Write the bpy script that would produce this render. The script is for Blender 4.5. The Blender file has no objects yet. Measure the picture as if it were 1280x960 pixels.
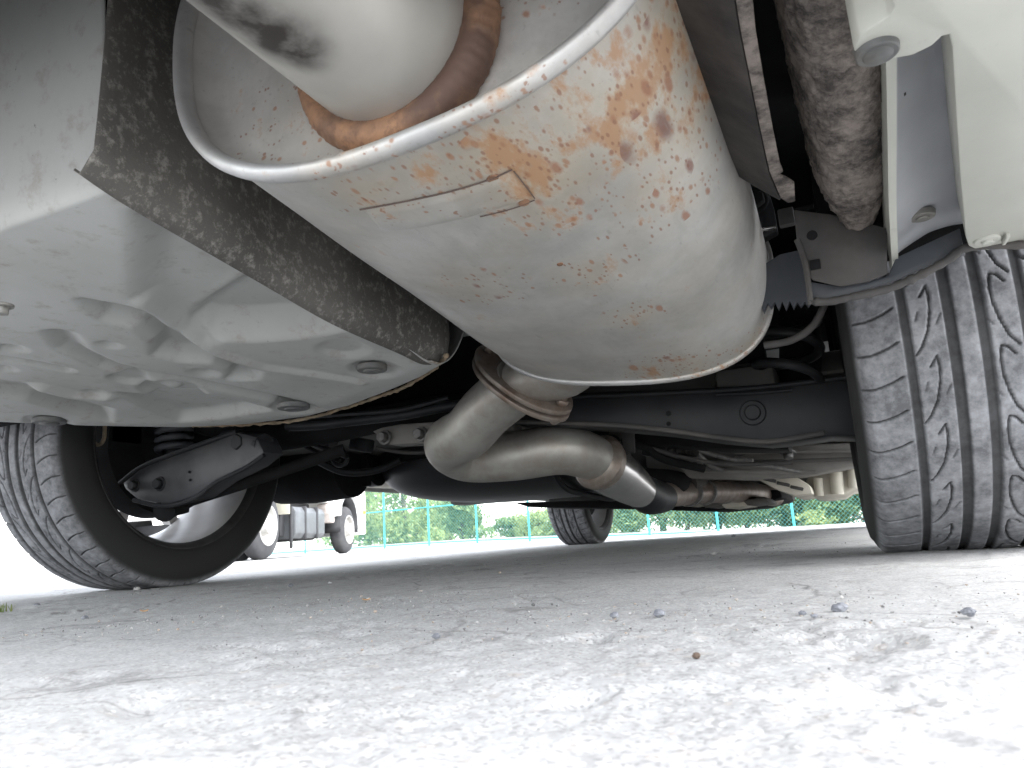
import bpy, bmesh, math, random
import numpy as np
from math import sin, cos, pi, radians, sqrt, tan, atan, atan2
from mathutils import Vector, Matrix, noise
from mathutils.bvhtree import BVHTree

rng = np.random.default_rng(7)
random.seed(7)
S = bpy.context.scene
COL = S.collection

# ------------------------------------------------------------------ camera
H, YAW, PITCH, ROLL, FPX = .054, 23.5, 12.0, 3.7, 910.0
_y, _p, _r = radians(YAW), radians(PITCH), radians(ROLL)
CF = Vector((-sin(_y)*cos(_p), cos(_y)*cos(_p), sin(_p)))
_R0 = Vector((cos(_y), sin(_y), 0)); _U0 = _R0.cross(CF)
CR = cos(_r)*_R0 - sin(_r)*_U0
CU = sin(_r)*_R0 + cos(_r)*_U0
CP = Vector((0, 0, H))
cam = bpy.data.cameras.new('camera'); camo = bpy.data.objects.new('camera', cam); COL.objects.link(camo)
m = Matrix((CR, CU, -CF)).transposed().to_4x4(); m.translation = CP
camo.matrix_world = m
cam.sensor_width = 36; cam.sensor_fit = 'HORIZONTAL'; cam.lens = FPX/1280*36
cam.clip_start = .01; cam.clip_end = 3000
cam.dof.use_dof = True; cam.dof.focus_distance = 1.0; cam.dof.aperture_fstop = 26.0
S.camera = camo

# ------------------------------------------------------------------ world, sun, exposure
SUN_EL, SUN_AZ = 56, 100       # azimuth clockwise from +Y (car forward): from the right
w = bpy.data.worlds.new('World'); S.world = w; w.use_nodes = True
nt = w.node_tree; nt.nodes.clear()
sky = nt.nodes.new('ShaderNodeTexSky'); sky.sky_type = 'NISHITA'; sky.sun_disc = False
sky.sun_elevation = radians(SUN_EL); sky.sun_rotation = radians(SUN_AZ)
sky.air_density = 1.0; sky.dust_density = 1.0; sky.ozone_density = 1.0
hs = nt.nodes.new('ShaderNodeHueSaturation'); hs.inputs['Saturation'].default_value = .27
bg = nt.nodes.new('ShaderNodeBackground'); bg.inputs[1].default_value = .15
wo = nt.nodes.new('ShaderNodeOutputWorld')
nt.links.new(sky.outputs[0], hs.inputs['Color']); nt.links.new(hs.outputs[0], bg.inputs[0]); nt.links.new(bg.outputs[0], wo.inputs[0])
sl = bpy.data.lights.new('sun', 'SUN'); sl.energy = .5; sl.angle = radians(60); sl.color = (1, .975, .94)
so = bpy.data.objects.new('sun', sl); COL.objects.link(so)
_d = Vector((sin(radians(SUN_AZ))*cos(radians(SUN_EL)), cos(radians(SUN_AZ))*cos(radians(SUN_EL)), sin(radians(SUN_EL))))
so.rotation_euler = _d.to_track_quat('Z', 'Y').to_euler()
S.view_settings.view_transform = 'Standard'; S.view_settings.look = 'None'
S.view_settings.exposure = 2.85; S.view_settings.gamma = 1
try: S.view_settings.use_curve_mapping = False
except Exception: pass

# ------------------------------------------------------------------ helpers
def ray(px, py): return CF + (px-640)/FPX*CR - (py-480)/FPX*CU
def P(px, py, X=None, Y=None, Z=None):
    d = ray(px, py)
    t = (X-CP.x)/d.x if X is not None else (Y-CP.y)/d.y if Y is not None else (Z-CP.z)/d.z
    return CP + t*d

def mesh(name, v, f, smooth=True):
    me = bpy.data.meshes.new(name)
    me.from_pydata([tuple(a) for a in v], [], f); me.update()
    if smooth: me.polygons.foreach_set('use_smooth', [True]*len(me.polygons))
    return me
def npmesh(name, v, q, smooth=True):
    v = np.asarray(v, np.float32); q = np.asarray(q, np.int32); k = q.shape[1]
    me = bpy.data.meshes.new(name)
    me.vertices.add(len(v)); me.vertices.foreach_set('co', v.ravel())
    me.loops.add(q.size); me.loops.foreach_set('vertex_index', q.ravel())
    me.polygons.add(len(q)); me.polygons.foreach_set('loop_start', np.arange(0, q.size, k, dtype=np.int32))
    me.polygons.foreach_set('loop_total', np.full(len(q), k, np.int32))
    me.update(calc_edges=True); me.validate()
    if smooth: me.polygons.foreach_set('use_smooth', np.ones(len(me.polygons), bool))
    return me
def recalc(me):
    b = bmesh.new(); b.from_mesh(me); bmesh.ops.recalc_face_normals(b, faces=b.faces[:]); b.to_mesh(me); b.free()
    return me
def link(name, me, mat=None, parent=None, autosmooth=None):
    o = bpy.data.objects.new(name, me); COL.objects.link(o)
    if mat is not None and me is not None and not me.materials: me.materials.append(mat)
    if parent is not None:
        o.parent = parent
    if autosmooth and me is not None:
        try: me.set_sharp_from_angle(angle=radians(autosmooth))
        except Exception: pass
    return o
def tag(o, label=None, cat=None, group=None, kind=None):
    if label: o['label'] = label
    if cat: o['category'] = cat
    if group: o['group'] = group
    if kind: o['kind'] = kind
    return o
def empty(name, loc=(0, 0, 0), rz=0):
    o = bpy.data.objects.new(name, None); COL.objects.link(o); o.location = loc; o.rotation_euler = (0, 0, rz)
    o.empty_display_size = .2
    return o
def grid_faces(nu, nv, cu=False, cv=False):
    f = []
    for i in range(nu if cu else nu-1):
        for j in range(nv if cv else nv-1):
            a = i*nv+j; b = ((i+1) % nu)*nv+j; c = ((i+1) % nu)*nv+(j+1) % nv; d = i*nv+(j+1) % nv
            f.append((a, b, c, d))
    return f
def catmull(pts, n=8):
    pts = [Vector(p) for p in pts]; out = []
    for i in range(len(pts)-1):
        p0 = pts[max(i-1, 0)]; p1 = pts[i]; p2 = pts[i+1]; p3 = pts[min(i+2, len(pts)-1)]
        for k in range(n):
            t = k/n
            out.append(.5*((2*p1)+(p2-p0)*t+(2*p0-5*p1+4*p2-p3)*t*t+(3*p1-p0-3*p2+p3)*t**3))
    out.append(pts[-1]); return out
def tube_geo(path, rad, seg=16, cap=True):
    """path: list of points, rad: number, list or (a,b)"""
    n = len(path); v = []; f = []
    T = [(path[min(i+1, n-1)]-path[max(i-1, 0)]).normalized() for i in range(n)]
    u = T[0].orthogonal().normalized()
    for i in range(n):
        u = (u - T[i]*u.dot(T[i])).normalized(); w_ = T[i].cross(u)
        r = rad[i] if isinstance(rad, (list, tuple)) else rad
        for k in range(seg):
            a = 2*pi*k/seg
            v.append(path[i]+u*cos(a)*r+w_*sin(a)*r)
    f = grid_faces(n, seg, False, True)
    f = [tuple(reversed(q)) for q in f]
    if cap:
        f.append(tuple(range(seg))); f.append(tuple((n-1)*seg+k for k in reversed(range(seg))))
    return v, f
def tube(name, pts, rad, mat, parent, seg=16, n=8, spline=True, cap=True):
    path = catmull(pts, n) if spline and len(pts) > 2 else [Vector(p) for p in pts]
    if isinstance(rad, (list, tuple)) and len(rad) == len(pts) and len(path) != len(pts):
        rr = []
        for i in range(len(pts)-1):
            for k in range(n): rr.append(rad[i]+(rad[i+1]-rad[i])*(k/n))
        rr.append(rad[-1]); rad = rr
    v, f = tube_geo(path, rad, seg, cap)
    me = recalc(mesh(name, v, f)); return link(name, me, mat, parent, 40)
def box_bm(bm, c, s, rot=None):
    r = bmesh.ops.create_cube(bm, size=1)
    M = Matrix.Translation(Vector(c)) @ (rot.to_4x4() if rot is not None else Matrix.Identity(4)) @ Matrix.Diagonal((s[0], s[1], s[2], 1))
    bmesh.ops.transform(bm, matrix=M, verts=r['verts']); return r['verts']
def cyl_bm(bm, a, b, r, r2=None, seg=20):
    a = Vector(a); b = Vector(b); d = b-a
    q = d.to_track_quat('Z', 'Y').to_matrix().to_4x4()
    bmesh.ops.create_cone(bm, cap_ends=True, segments=seg, radius1=r, radius2=r if r2 is None else r2, depth=d.length, matrix=Matrix.Translation((a+b)/2) @ q)
def bm_obj(name, bm, mat, parent, bevel=0, seg=2, smooth=True, autosmooth=35):
    if bevel:
        bmesh.ops.remove_doubles(bm, verts=bm.verts[:], dist=1e-5)
        ed = [e for e in bm.edges if len(e.link_faces) == 2 and e.calc_face_angle(0) > .5]
        bmesh.ops.bevel(bm, geom=ed, offset=bevel, segments=seg, profile=.5, affect='EDGES', clamp_overlap=True)
    me = bpy.data.meshes.new(name); bm.to_mesh(me); bm.free()
    if smooth: me.polygons.foreach_set('use_smooth', [True]*len(me.polygons))
    return link(name, me, mat, parent, autosmooth)
def box(name, c, s, mat, parent, bevel=.004, rot=None):
    bm = bmesh.new(); box_bm(bm, c, s, rot); return bm_obj(name, bm, mat, parent, bevel)
def plate(name, pts, ext, mat, parent, bevel=.002, smooth_n=0):
    """outline of 3-D points extruded by vector ext"""
    pts = [Vector(p) for p in pts]
    if smooth_n: 
        pts = catmull(pts+[pts[0]], smooth_n)[:-1]
    bm = bmesh.new(); ext = Vector(ext)
    a = [bm.verts.new(p) for p in pts]; b = [bm.verts.new(p+ext) for p in pts]
    n = len(pts)
    bm.faces.new(a); bm.faces.new(list(reversed(b)))
    for i in range(n): bm.faces.new((a[i], b[i], b[(i+1) % n], a[(i+1) % n]))
    bmesh.ops.recalc_face_normals(bm, faces=bm.faces[:])
    return bm_obj(name, bm, mat, parent, bevel)
def lathe_geo(prof, seg, axis='X', ang0=0, c=(0, 0, 0)):
    """prof list of (x, r) about the X axis; closed round the axis"""
    v = []
    for k in range(seg):
        a = 2*pi*k/seg
        for x, r in prof: v.append((c[0]+x, c[1]+r*sin(a), c[2]-r*cos(a)))
    return v, grid_faces(seg, len(prof), True, False)
def disc_bolt(name, c, nrm, r, h, mat, parent, washer=0, hexa=True, hole=False):
    bm = bmesh.new(); c = Vector(c); nrm = Vector(nrm).normalized()
    if washer: cyl_bm(bm, c, c+nrm*h*.3, washer, washer*.94, 28)
    cyl_bm(bm, c+nrm*h*.25, c+nrm*h, r, r*.92, 6 if hexa else 24)
    if hole: cyl_bm(bm, c+nrm*h*.9, c+nrm*h*1.25, r*.45, r*.4, 16)
    return bm_obj(name, bm, mat, parent, min(r*.08, .0015), 1)
def fbm(x, y, z=0., o=5, gain=.5, seed=0):
    # vectorised value noise
    x = np.asarray(x, float); y = np.asarray(y, float); out = np.zeros(np.broadcast(x, y).shape); amp = 1.; tot = 0
    for k in range(o):
        xi = np.floor(x).astype(np.int64); yi = np.floor(y).astype(np.int64); fx = x-xi; fy = y-yi
        fx = fx*fx*(3-2*fx); fy = fy*fy*(3-2*fy)
        def h(a, b):
            n_ = (a*374761393 + b*668265263 + (seed+k)*1274126177) & 0x7fffffff
            n_ = ((n_ ^ (n_ >> 13))*1274126177) & 0x7fffffff
            n_ = (n_ ^ (n_ >> 16)) & 0xffff
            return n_/65535.
        out = out+amp*((h(xi, yi)*(1-fx)+h(xi+1, yi)*fx)*(1-fy)+(h(xi, yi+1)*(1-fx)+h(xi+1, yi+1)*fx)*fy)
        tot += amp; amp *= gain; x = x*2.03+17.1; y = y*2.03+9.7
    return out/tot
def sstep(a, b, x): t = np.clip((np.asarray(x, float)-a)/(b-a), 0, 1); return t*t*(3-2*t)

# ------------------------------------------------------------------ materials
class N:
    def __init__(s, name):
        s.m = bpy.data.materials.new(name); s.m.use_nodes = True; s.t = s.m.node_tree; s.n = s.t.nodes; s.b = s.n['Principled BSDF']
        s.tc = s.n.new('ShaderNodeTexCoord'); s.co = s.tc.outputs['Object']
    def L(s, a, b): s.t.links.new(a, b)
    def put(s, sock, v):
        if hasattr(v, 'is_output'): s.L(v, sock)
        else: sock.default_value = v
    def mapping(s, scale=(1, 1, 1), rot=(0, 0, 0), loc=(0, 0, 0), src=None):
        n = s.n.new('ShaderNodeMapping'); n.inputs['Scale'].default_value = scale; n.inputs['Rotation'].default_value = rot; n.inputs['Location'].default_value = loc
        s.L(src or s.co, n.inputs[0]); return n.outputs[0]
    def noise(s, scale, detail=6, rough=.55, src=None, dist=0):
        n = s.n.new('ShaderNodeTexNoise'); n.inputs['Scale'].default_value = scale; n.inputs['Detail'].default_value = detail
        n.inputs['Roughness'].default_value = rough; n.inputs['Distortion'].default_value = dist
        s.L(src or s.co, n.inputs['Vector']); return n.outputs[0]
    def voro(s, scale, feat='F1', src=None, out=0, rand=1):
        n = s.n.new('ShaderNodeTexVoronoi'); n.feature = feat; n.inputs['Scale'].default_value = scale; n.inputs['Randomness'].default_value = rand
        s.L(src or s.co, n.inputs['Vector']); return n.outputs[out]
    def ramp(s, f, stops):
        n = s.n.new('ShaderNodeValToRGB'); s.L(f, n.inputs[0]); e = n.color_ramp.elements
        while len(e) < len(stops): e.new(.5)
        for a, (p, c) in zip(e, stops):
            a.position = p; a.color = (c, c, c, 1) if not isinstance(c, (tuple, list)) else (*c, 1)
        return n.outputs[0]
    def mix(s, fac, a, b, mode='MIX'):
        n = s.n.new('ShaderNodeMix'); n.data_type = 'RGBA'; n.blend_type = mode; n.clamp_factor = True
        s.put(n.inputs[0], fac); 
        for sock, v in ((n.inputs[6], a), (n.inputs[7], b)):
            if isinstance(v, (tuple, list)): v = (*v[:3], 1)
            s.put(sock, v)
        return n.outputs[2]
    def math(s, op, a, b=0., c=0.):
        n = s.n.new('ShaderNodeMath'); n.operation = op; s.put(n.inputs[0], a); s.put(n.inputs[1], b)
        if op in ('MULTIPLY_ADD',): s.put(n.inputs[2], c)
        return n.outputs[0]
    def ball(s, c, r, src=None, soft=1.0):
        """1 at c falling to 0 at distance r"""
        v = s.n.new('ShaderNodeVectorMath'); v.operation = 'DISTANCE'; s.L(src or s.co, v.inputs[0]); v.inputs[1].default_value = c
        q = s.n.new('ShaderNodeMapRange'); q.interpolation_type = 'SMOOTHSTEP'; s.L(v.outputs['Value'], q.inputs[0])
        q.inputs[1].default_value = r*(1-soft); q.inputs[2].default_value = r; q.inputs[3].default_value = 1; q.inputs[4].default_value = 0
        return q.outputs[0]
    def bump(s, h, strength=.3, dist=.002):
        n = s.n.new('ShaderNodeBump'); n.inputs['Strength'].default_value = strength; n.inputs['Distance'].default_value = dist
        s.L(h, n.inputs['Height']); s.L(n.outputs[0], s.b.inputs['Normal']); return n
    def set(s, color=None, rough=None, metal=None, spec=None, **k):
        if color is not None: s.put(s.b.inputs['Base Color'], (*color, 1) if isinstance(color, (tuple, list)) else color)
        if rough is not None: s.put(s.b.inputs['Roughness'], rough)
        if metal is not None: s.put(s.b.inputs['Metallic'], metal)
        if spec is not None: s.put(s.b.inputs['Specular IOR Level'], spec)
        return s.m
def simple(name, c, rough=.6, metal=0, var=.25, scale=30, dust=None, bump=.15):
    a = N(name); n1 = a.noise(scale, 6)
    f = a.ramp(n1, [(.3, 0.), (.7, 1.)])
    col = a.mix(f, tuple(x*(1-var) for x in c), tuple(min(1, x*(1+var)) for x in c))
    if dust:
        d = a.ramp(a.noise(scale*.35, 8, .65), [(.45, 0.), (.75, 1.)]); col = a.mix(a.math('MULTIPLY', d, dust[1]), col, dust[0])
    a.bump(a.noise(scale*4, 5), bump, .001)
    return a.set(col, rough, metal)

M = {}
# asphalt ground
a = N('worn_asphalt')
big = a.noise(1.6, 5, .6); mid = a.noise(14, 8, .65); fine = a.noise(160, 6, .7); agg = a.voro(190, 'F1', out=1)
col = a.mix(a.ramp(mid, [(.3, 0.), (.72, 1.)]), (.325, .32, .312), (.43, .425, .415))
aggv = a.n.new('ShaderNodeSeparateColor'); a.L(agg, aggv.inputs[0])
grit = a.n.new('ShaderNodeSeparateColor'); a.L(a.voro(620, 'F1', out=1), grit.inputs[0])
col = a.mix(a.ramp(aggv.outputs[0], [(.70, 0.), (.95, .3)]), col, (.52, .515, .50))
col = a.mix(a.ramp(aggv.outputs[1], [(.82, 0.), (.97, .3)]), col, (.20, .197, .195))
col = a.mix(a.ramp(aggv.outputs[2], [(.96, 0.), (.99, .22)]), col, (.42, .30, .22))
col = a.mix(a.ramp(grit.outputs[0], [(.72, 0.), (.9, .5)]), col, (.17, .165, .155))
col = a.mix(a.ramp(grit.outputs[1], [(.75, 0.), (.92, .5)]), col, (.60, .59, .56))
col = a.mix(a.ramp(big, [(.42, 0.), (.7, .35)]), col, (.48, .475, .46))
stain = a.ramp(a.noise(6.5, 7, .75), [(.57, 0.), (.64, 1.)])
col = a.mix(a.math('MULTIPLY', stain, .5), col, (.13, .125, .12))
dirt = a.ramp(a.noise(34, 6, .75), [(.60, 0.), (.70, .42)])
col = a.mix(dirt, col, (.14, .13, .12))
wv = a.n.new('ShaderNodeTexNoise'); wv.inputs['Scale'].default_value = 9; wv.inputs['Detail'].default_value = 6; a.L(a.co, wv.inputs['Vector'])
warp = a.mix(.10, a.co, wv.outputs[1], 'ADD')
crk = None
for sc_, wd_, k_ in ((3.4, .012, 1.0), (9.0, .020, .7)):
    ck = a.voro(sc_, 'DISTANCE_TO_EDGE', src=warp)
    cr = a.math('MULTIPLY', a.math('MULTIPLY', a.ramp(ck, [(.0, 1.), (wd_, 0.)]), a.ramp(a.noise(2.6 if sc_ < 5 else 4, 4), [(.46, 0.), (.56, 1.)])), k_)
    crk = cr if crk is None else a.math('MAXIMUM', crk, cr)
col = a.mix(a.math('MULTIPLY', crk, .55), col, (.07, .065, .06))
hgt = a.math('ADD', a.math('MULTIPLY', fine, .5), a.math('ADD', a.math('MULTIPLY', aggv.outputs[0], .45), a.math('MULTIPLY', grit.outputs[2], .25)))
a.bump(hgt, .6, .0018)
M['ground'] = a.set(col, .92, 0, .25)

# aluminised steel of the silencer, with rust speckle (object space = car space)
def steel(name, centres, base=(.50, .494, .472), tint=(.54, .465, .34), rough=.40, metal=.35, spots=True, density=.5):
    a = N(name)
    n1 = a.noise(7, 9, .68); n2 = a.noise(60, 6, .6)
    col = a.mix(a.ramp(n1, [(.38, 0.), (.66, 1.)]), base, tuple(x*.70 for x in base))
    col = a.mix(a.ramp(a.noise(38, 8, .75, a.mapping((1, .3, 1))), [(.50, 0.), (.72, .6)]), col, tuple(x*.66 for x in base))
    msk = None
    for c, r, k in centres:
        q = a.math('MULTIPLY', a.ball(c, r), k); msk = q if msk is None else a.math('MAXIMUM', msk, q)
    if msk is not None:
        col = a.mix(a.math('MULTIPLY', msk, .45), col, tint)
        st = a.mapping((1, .42, 1))
        # broad warm film
        col = a.mix(a.math('MULTIPLY', a.ramp(a.noise(15, 7, .65), [(.40, 0.), (.70, .5)]), a.math('MULTIPLY_ADD', msk, .8, .35)), col, (.40, .31, .20))
        # pale orange blooms
        b1 = a.math('ADD', a.noise(48, 7, .66, st), a.math('MULTIPLY', msk, .25))
        col = a.mix(a.ramp(b1, [(.64, 0.), (.76, .8)]), col, (.37, .195, .09))
        # single spots of many sizes, thick where the mask is strong
        wob = a.mix(.012, st, a.n.new('ShaderNodeTexNoise').outputs[1], 'ADD')
        spots = None
        for sc_, r_, gate, cc in ((46, .30, .42, (.34, .165, .075)), (85, .32, .36, (.27, .115, .06)), (30, .26, .72, (.14, .06, .05)), (150, .36, .26, (.30, .15, .08)), (260, .38, .22, (.24, .12, .075)), (60, .30, .60, (.19, .075, .055))):
            vn = a.n.new('ShaderNodeTexVoronoi'); vn.inputs['Scale'].default_value = sc_; a.L(wob, vn.inputs['Vector'])
            sp = a.n.new('ShaderNodeSeparateColor'); a.L(vn.outputs['Color'], sp.inputs[0])
            rad = a.math('MULTIPLY', sp.outputs[0], r_)
            edge = a.math('SUBTRACT', a.math('ADD', rad, a.math('MULTIPLY', a.noise(sc_*3, 3), .16)), vn.outputs['Distance'])
            on = a.math('GREATER_THAN', a.math('SUBTRACT', msk, a.math('MULTIPLY', sp.outputs[1], 1.0)), gate-.42)
            k_ = a.math('MULTIPLY', a.math('MULTIPLY', a.ramp(edge, [(.0, 0.), (.17, .8)]), on), a.math('GREATER_THAN', msk, .05))
            col = a.mix(k_, col, cc); spots = k_ if spots is None else a.math('MAXIMUM', spots, k_)
        b1 = a.math('ADD', b1, a.math('MULTIPLY', spots, .3))
        met = a.math('SUBTRACT', metal, a.math('MULTIPLY', a.ramp(b1, [(.6, 0.), (.74, 1.)]), metal))
    else: met = metal
    # fine grey dirt flecks and scuffs
    sc = a.ramp(a.noise(210, 3, .5, a.mapping((1, .25, 1))), [(.66, 0.), (.74, .35)])
    col = a.mix(sc, col, (.25, .24, .23))
    rg = a.math('ADD', rough, a.math('MULTIPLY', n2, .16))
    a.bump(a.math('ADD', n2, a.noise(12, 4)), .16, .0015)
    return a.set(col, rg, met)
M['tip'] = None
# rusty weld
a = N('rusty_weld'); n1 = a.noise(45, 7, .65)
col = a.mix(a.ramp(n1, [(.35, 0.), (.65, 1.)]), (.11, .06, .04), (.36, .20, .12))
a.bump(a.noise(140, 4), .5, .002); M['weld'] = a.set(col, .6, .25)
a = N('weld_bead_brown'); n1 = a.noise(16, 6, .6); n2 = a.noise(120, 5, .7)
col = a.mix(a.ramp(n1, [(.40, 0.), (.62, 1.)]), (.11, .066, .05), (.34, .185, .10)); col = a.mix(a.ramp(n2, [(.5, 0.), (.7, .7)]), col, (.09, .05, .038))
a.bump(n2, .3, .001); M['weldbead'] = a.set(col, .68, .15)
a = N('seam_line_brown'); M['seam'] = a.set((.10, .07, .06), .7, 0)  # dark brown for the thin seam lines of the belly plate
a = N('brown_steel'); n1 = a.noise(28, 7, .65)
col = a.mix(a.ramp(n1, [(.3, 0.), (.7, 1.)]), (.33, .30, .27), (.17, .115, .085)); a.bump(a.noise(120, 4), .3, .0015)
M['brownsteel'] = a.set(col, .45, .55)
# stainless pipe
a = N('stainless_pipe'); n1 = a.noise(16, 7, .65); n2 = a.noise(90, 4)
col = a.mix(a.ramp(n1, [(.42, 0.), (.72, .8)]), (.40, .39, .365), (.25, .20, .16)); a.bump(n2, .15, .001)
M['pipe'] = a.set(col, a.math('ADD', .38, a.math('MULTIPLY', n2, .2)), .6)
M['shiny'] = simple('bright_steel', (.55, .54, .53), .2, .9, .1, 20, bump=.05)
# painted underbody
a = N('underbody_paint'); n1 = a.noise(5, 7, .6); n2 = a.noise(42, 7, .7)
col = a.mix(a.ramp(n1, [(.35, 0.), (.7, 1.)]), (.42, .425, .415), (.35, .35, .335))
col = a.mix(a.ramp(n2, [(.54, 0.), (.70, .55)]), col, (.24, .215, .18))
col = a.mix(a.ramp(a.noise(150, 4), [(.70, 0.), (.76, .6)]), col, (.10, .10, .10))
edge = None
for px_, py_ in ((560, 448), (520, 478), (480, 497), (440, 510), (400, 521), (340, 528), (290, 530), (240, 530)):
    q = a.ball(tuple(P(px_, py_, Z=.295)), .055); edge = q if edge is None else a.math('MAXIMUM', edge, q)
for px_, py_ in ((85, 452), (165, 473)):
    q = a.math('MULTIPLY', a.ball(tuple(P(px_, py_, Z=.285)), .03), .9); edge = a.math('MAXIMUM', edge, q)
e2 = a.ramp(a.math('MULTIPLY', edge, a.noise(70, 6, .7)), [(.26, 0.), (.42, .85)])
col = a.mix(e2, col, (.20, .125, .065))
a.bump(a.math('ADD', a.noise(110, 5), n1), .14, .0015)
M['under'] = a.set(col, .66, 0, .3)
# dark speckled heat shield
a = N('speckled_undercoat'); st = a.mapping((1, 1, .35))
n2 = a.noise(95, 6, .75); n3 = a.noise(6, 5)
col = a.mix(a.ramp(n3, [(.3, 0.), (.7, 1.)]), (.082, .078, .072), (.14, .132, .12))
col = a.mix(a.ramp(n2, [(.52, 0.), (.66, .8)]), col, (.32, .305, .28))
col = a.mix(a.ramp(a.noise(300, 3), [(.62, 0.), (.7, .5)]), col, (.28, .265, .24))
a.bump(n2, .5, .002); M['shield'] = a.set(col, .7, 0, .35)
# dusty brown rough undercoat on the frame rail
a = N('dusty_undercoat'); n1 = a.noise(24, 7, .78); n2 = a.noise(120, 6, .7)
col = a.mix(a.ramp(n1, [(.42, 0.), (.60, 1.)]), (.235, .205, .185), (.062, .056, .053))
a.bump(a.math('ADD', n2, a.math('MULTIPLY', n1, .6)), .9, .003); M['dusty'] = a.set(col, .95, 0, .1)
M['cream'] = None
a = N('cream_plastic'); n1 = a.noise(9, 6); n2 = a.noise(70, 7, .7)
col = a.mix(a.ramp(n1, [(.3, 0.), (.7, 1.)]), (.47, .475, .43), (.40, .405, .365))
col = a.mix(a.ramp(n2, [(.60, 0.), (.75, .45)]), col, (.30, .29, .255))
a.bump(n2, .2, .0012); M['cream'] = a.set(col, .5)
a = N('grey_primer'); n1 = a.noise(9, 6); n2 = a.noise(50, 7, .7)
col = a.mix(a.ramp(n1, [(.3, 0.), (.7, 1.)]), (.34, .35, .37), (.28, .29, .31))
col = a.mix(a.ramp(n2, [(.56, 0.), (.75, .5)]), col, (.33, .29, .25))
a.bump(n2, .2, .0012); M['primer'] = a.set(col, .5)
M['shielddark'] = simple('dark_gritty_shield', (.018, .016, .015), .85, 0, .35, 30, ((.10, .085, .075), .55), .6)
M['armgrey'] = simple('worn_black_paint', (.026, .027, .031), .45, 0, .35, 22, ((.09, .085, .08), .45), .2)
M['floorpale'] = simple('dusty_floor_coat', (.17, .162, .15), .65, 0, .35, 9, ((.30, .28, .25), .5), .3)
M['gusset'] = simple('shaded_grey_primer', (.05, .056, .066), .5, 0, .15, 25, ((.2, .19, .18), .3))  # darker copy of the grey primer, the gusset's shading put into the colour
M['bracket'] = simple('dusty_bracket', (.055, .052, .051), .75, 0, .25, 25, ((.13, .115, .10), .5))
M['black'] = simple('black_chassis_paint', (.011, .012, .014), .5, 0, .3, 18, ((.05, .046, .042), .2), .12); M['black'].node_tree.nodes['Principled BSDF'].inputs['Specular IOR Level'].default_value = .3
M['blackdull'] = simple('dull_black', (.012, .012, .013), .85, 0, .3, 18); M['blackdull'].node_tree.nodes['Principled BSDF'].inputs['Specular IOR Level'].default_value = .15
M['tank'] = simple('black_tank_plastic', (.014, .014, .016), .42, 0, .2, 10, None, .05)
M['bolt'] = simple('dull_bolt_steel', (.16, .155, .15), .5, .5, .3, 120)
M['plug'] = simple('grey_plug', (.085, .088, .088), .55, 0, .25, 90, ((.17, .15, .12), .4))
M['washer'] = simple('washer_grey', (.20, .195, .18), .5, .2, .2, 90)
M['floor'] = simple('floor_undercoat', (.075, .072, .068), .6, 0, .35, 9, ((.17, .155, .135), .5), .25)
M['beige'] = simple('beige_undercoat', (.52, .49, .42), .65, 0, .2, 8, ((.26, .24, .2), .5), .25)
M['rusty'] = simple('rusty_seam', (.24, .19, .13), .85, 0, .45, 60, ((.22, .12, .06), .7), .8)
M['paint'] = simple('white_car_paint', (.74, .74, .72), .25, 0, .03, 4, None, .0)
M['glass'] = simple('tinted_glass', (.02, .025, .03), .05, 0, .1, 3, None, 0)
M['alloy'] = simple('alloy_wheel', (.52, .51, .50), .42, .3, .12, 12, ((.30, .27, .24), .4), .05)
M['rimdirt'] = simple('brake_dust_rim', (.035, .034, .034), .6, .1, .4, 30)
M['disc'] = simple('brake_disc', (.20, .18, .17), .4, .7, .3, 30)
# rubber
a = N('tyre_rubber'); n1 = a.noise(22, 8, .7); n2 = a.noise(90, 6, .7)
col = a.mix(a.ramp(a.math('ADD', a.math('MULTIPLY', n1, .6), a.math('MULTIPLY', n2, .4)), [(.40, 0.), (.60, 1.)]), (.095, .096, .102), (.235, .238, .25))
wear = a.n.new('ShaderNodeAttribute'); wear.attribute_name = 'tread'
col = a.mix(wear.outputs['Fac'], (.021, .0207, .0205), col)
a.bump(n2, .25, .0012); M['rubber'] = a.set(col, .78, 0, .3)
M['rubber2'] = simple('truck_rubber', (.04, .04, .043), .85, 0, .25, 12, ((.10, .098, .095), .5))
M['hub'] = simple('dusty_wheel_paint', (.40, .39, .37), .5, 0, .25, 9, ((.22, .17, .13), .5))
M['fence'] = simple('teal_fence_paint', (.06, .44, .46), .5, 0, .12, 10)
M['wire'] = simple('teal_wire_coating', (.12, .42, .40), .5, 0, .12, 10)
M['tw'] = simple('truck_white_paint', (.78, .78, .76), .35, 0, .05, 3)
M['tc'] = simple('truck_cream_paint', (.46, .44, .36), .45, 0, .08, 3)
M['tg'] = simple('truck_grey_metal', (.11, .115, .12), .45, .2, .2, 8)
M['tb'] = simple('truck_black_frame', (.03, .03, .032), .6, 0, .3, 8)
M['tr'] = simple('truck_primer', (.42, .37, .34), .7, 0, .3, 12)
M['orange'] = simple('orange_reflector', (.75, .22, .03), .3, 0, .1, 20)
M['wall'] = simple('pale_concrete', (.55, .54, .51), .85, 0, .15, 4)
M['bark'] = simple('bark', (.12, .09, .065), .9, 0, .35, 20)
M['stone'] = simple('grey_stone', (.15, .155, .17), .85, 0, .45, 60, ((.25, .25, .25), .6), .6)
M['stone2'] = simple('pale_stone', (.32, .31, .30), .85, 0, .3, 60, None, .6)
M['dirt'] = simple('brown_clod', (.10, .068, .05), .9, 0, .35, 70, None, .6)
M['leafdry'] = simple('dry_leaf', (.40, .24, .12), .7, 0, .3, 80)
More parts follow.
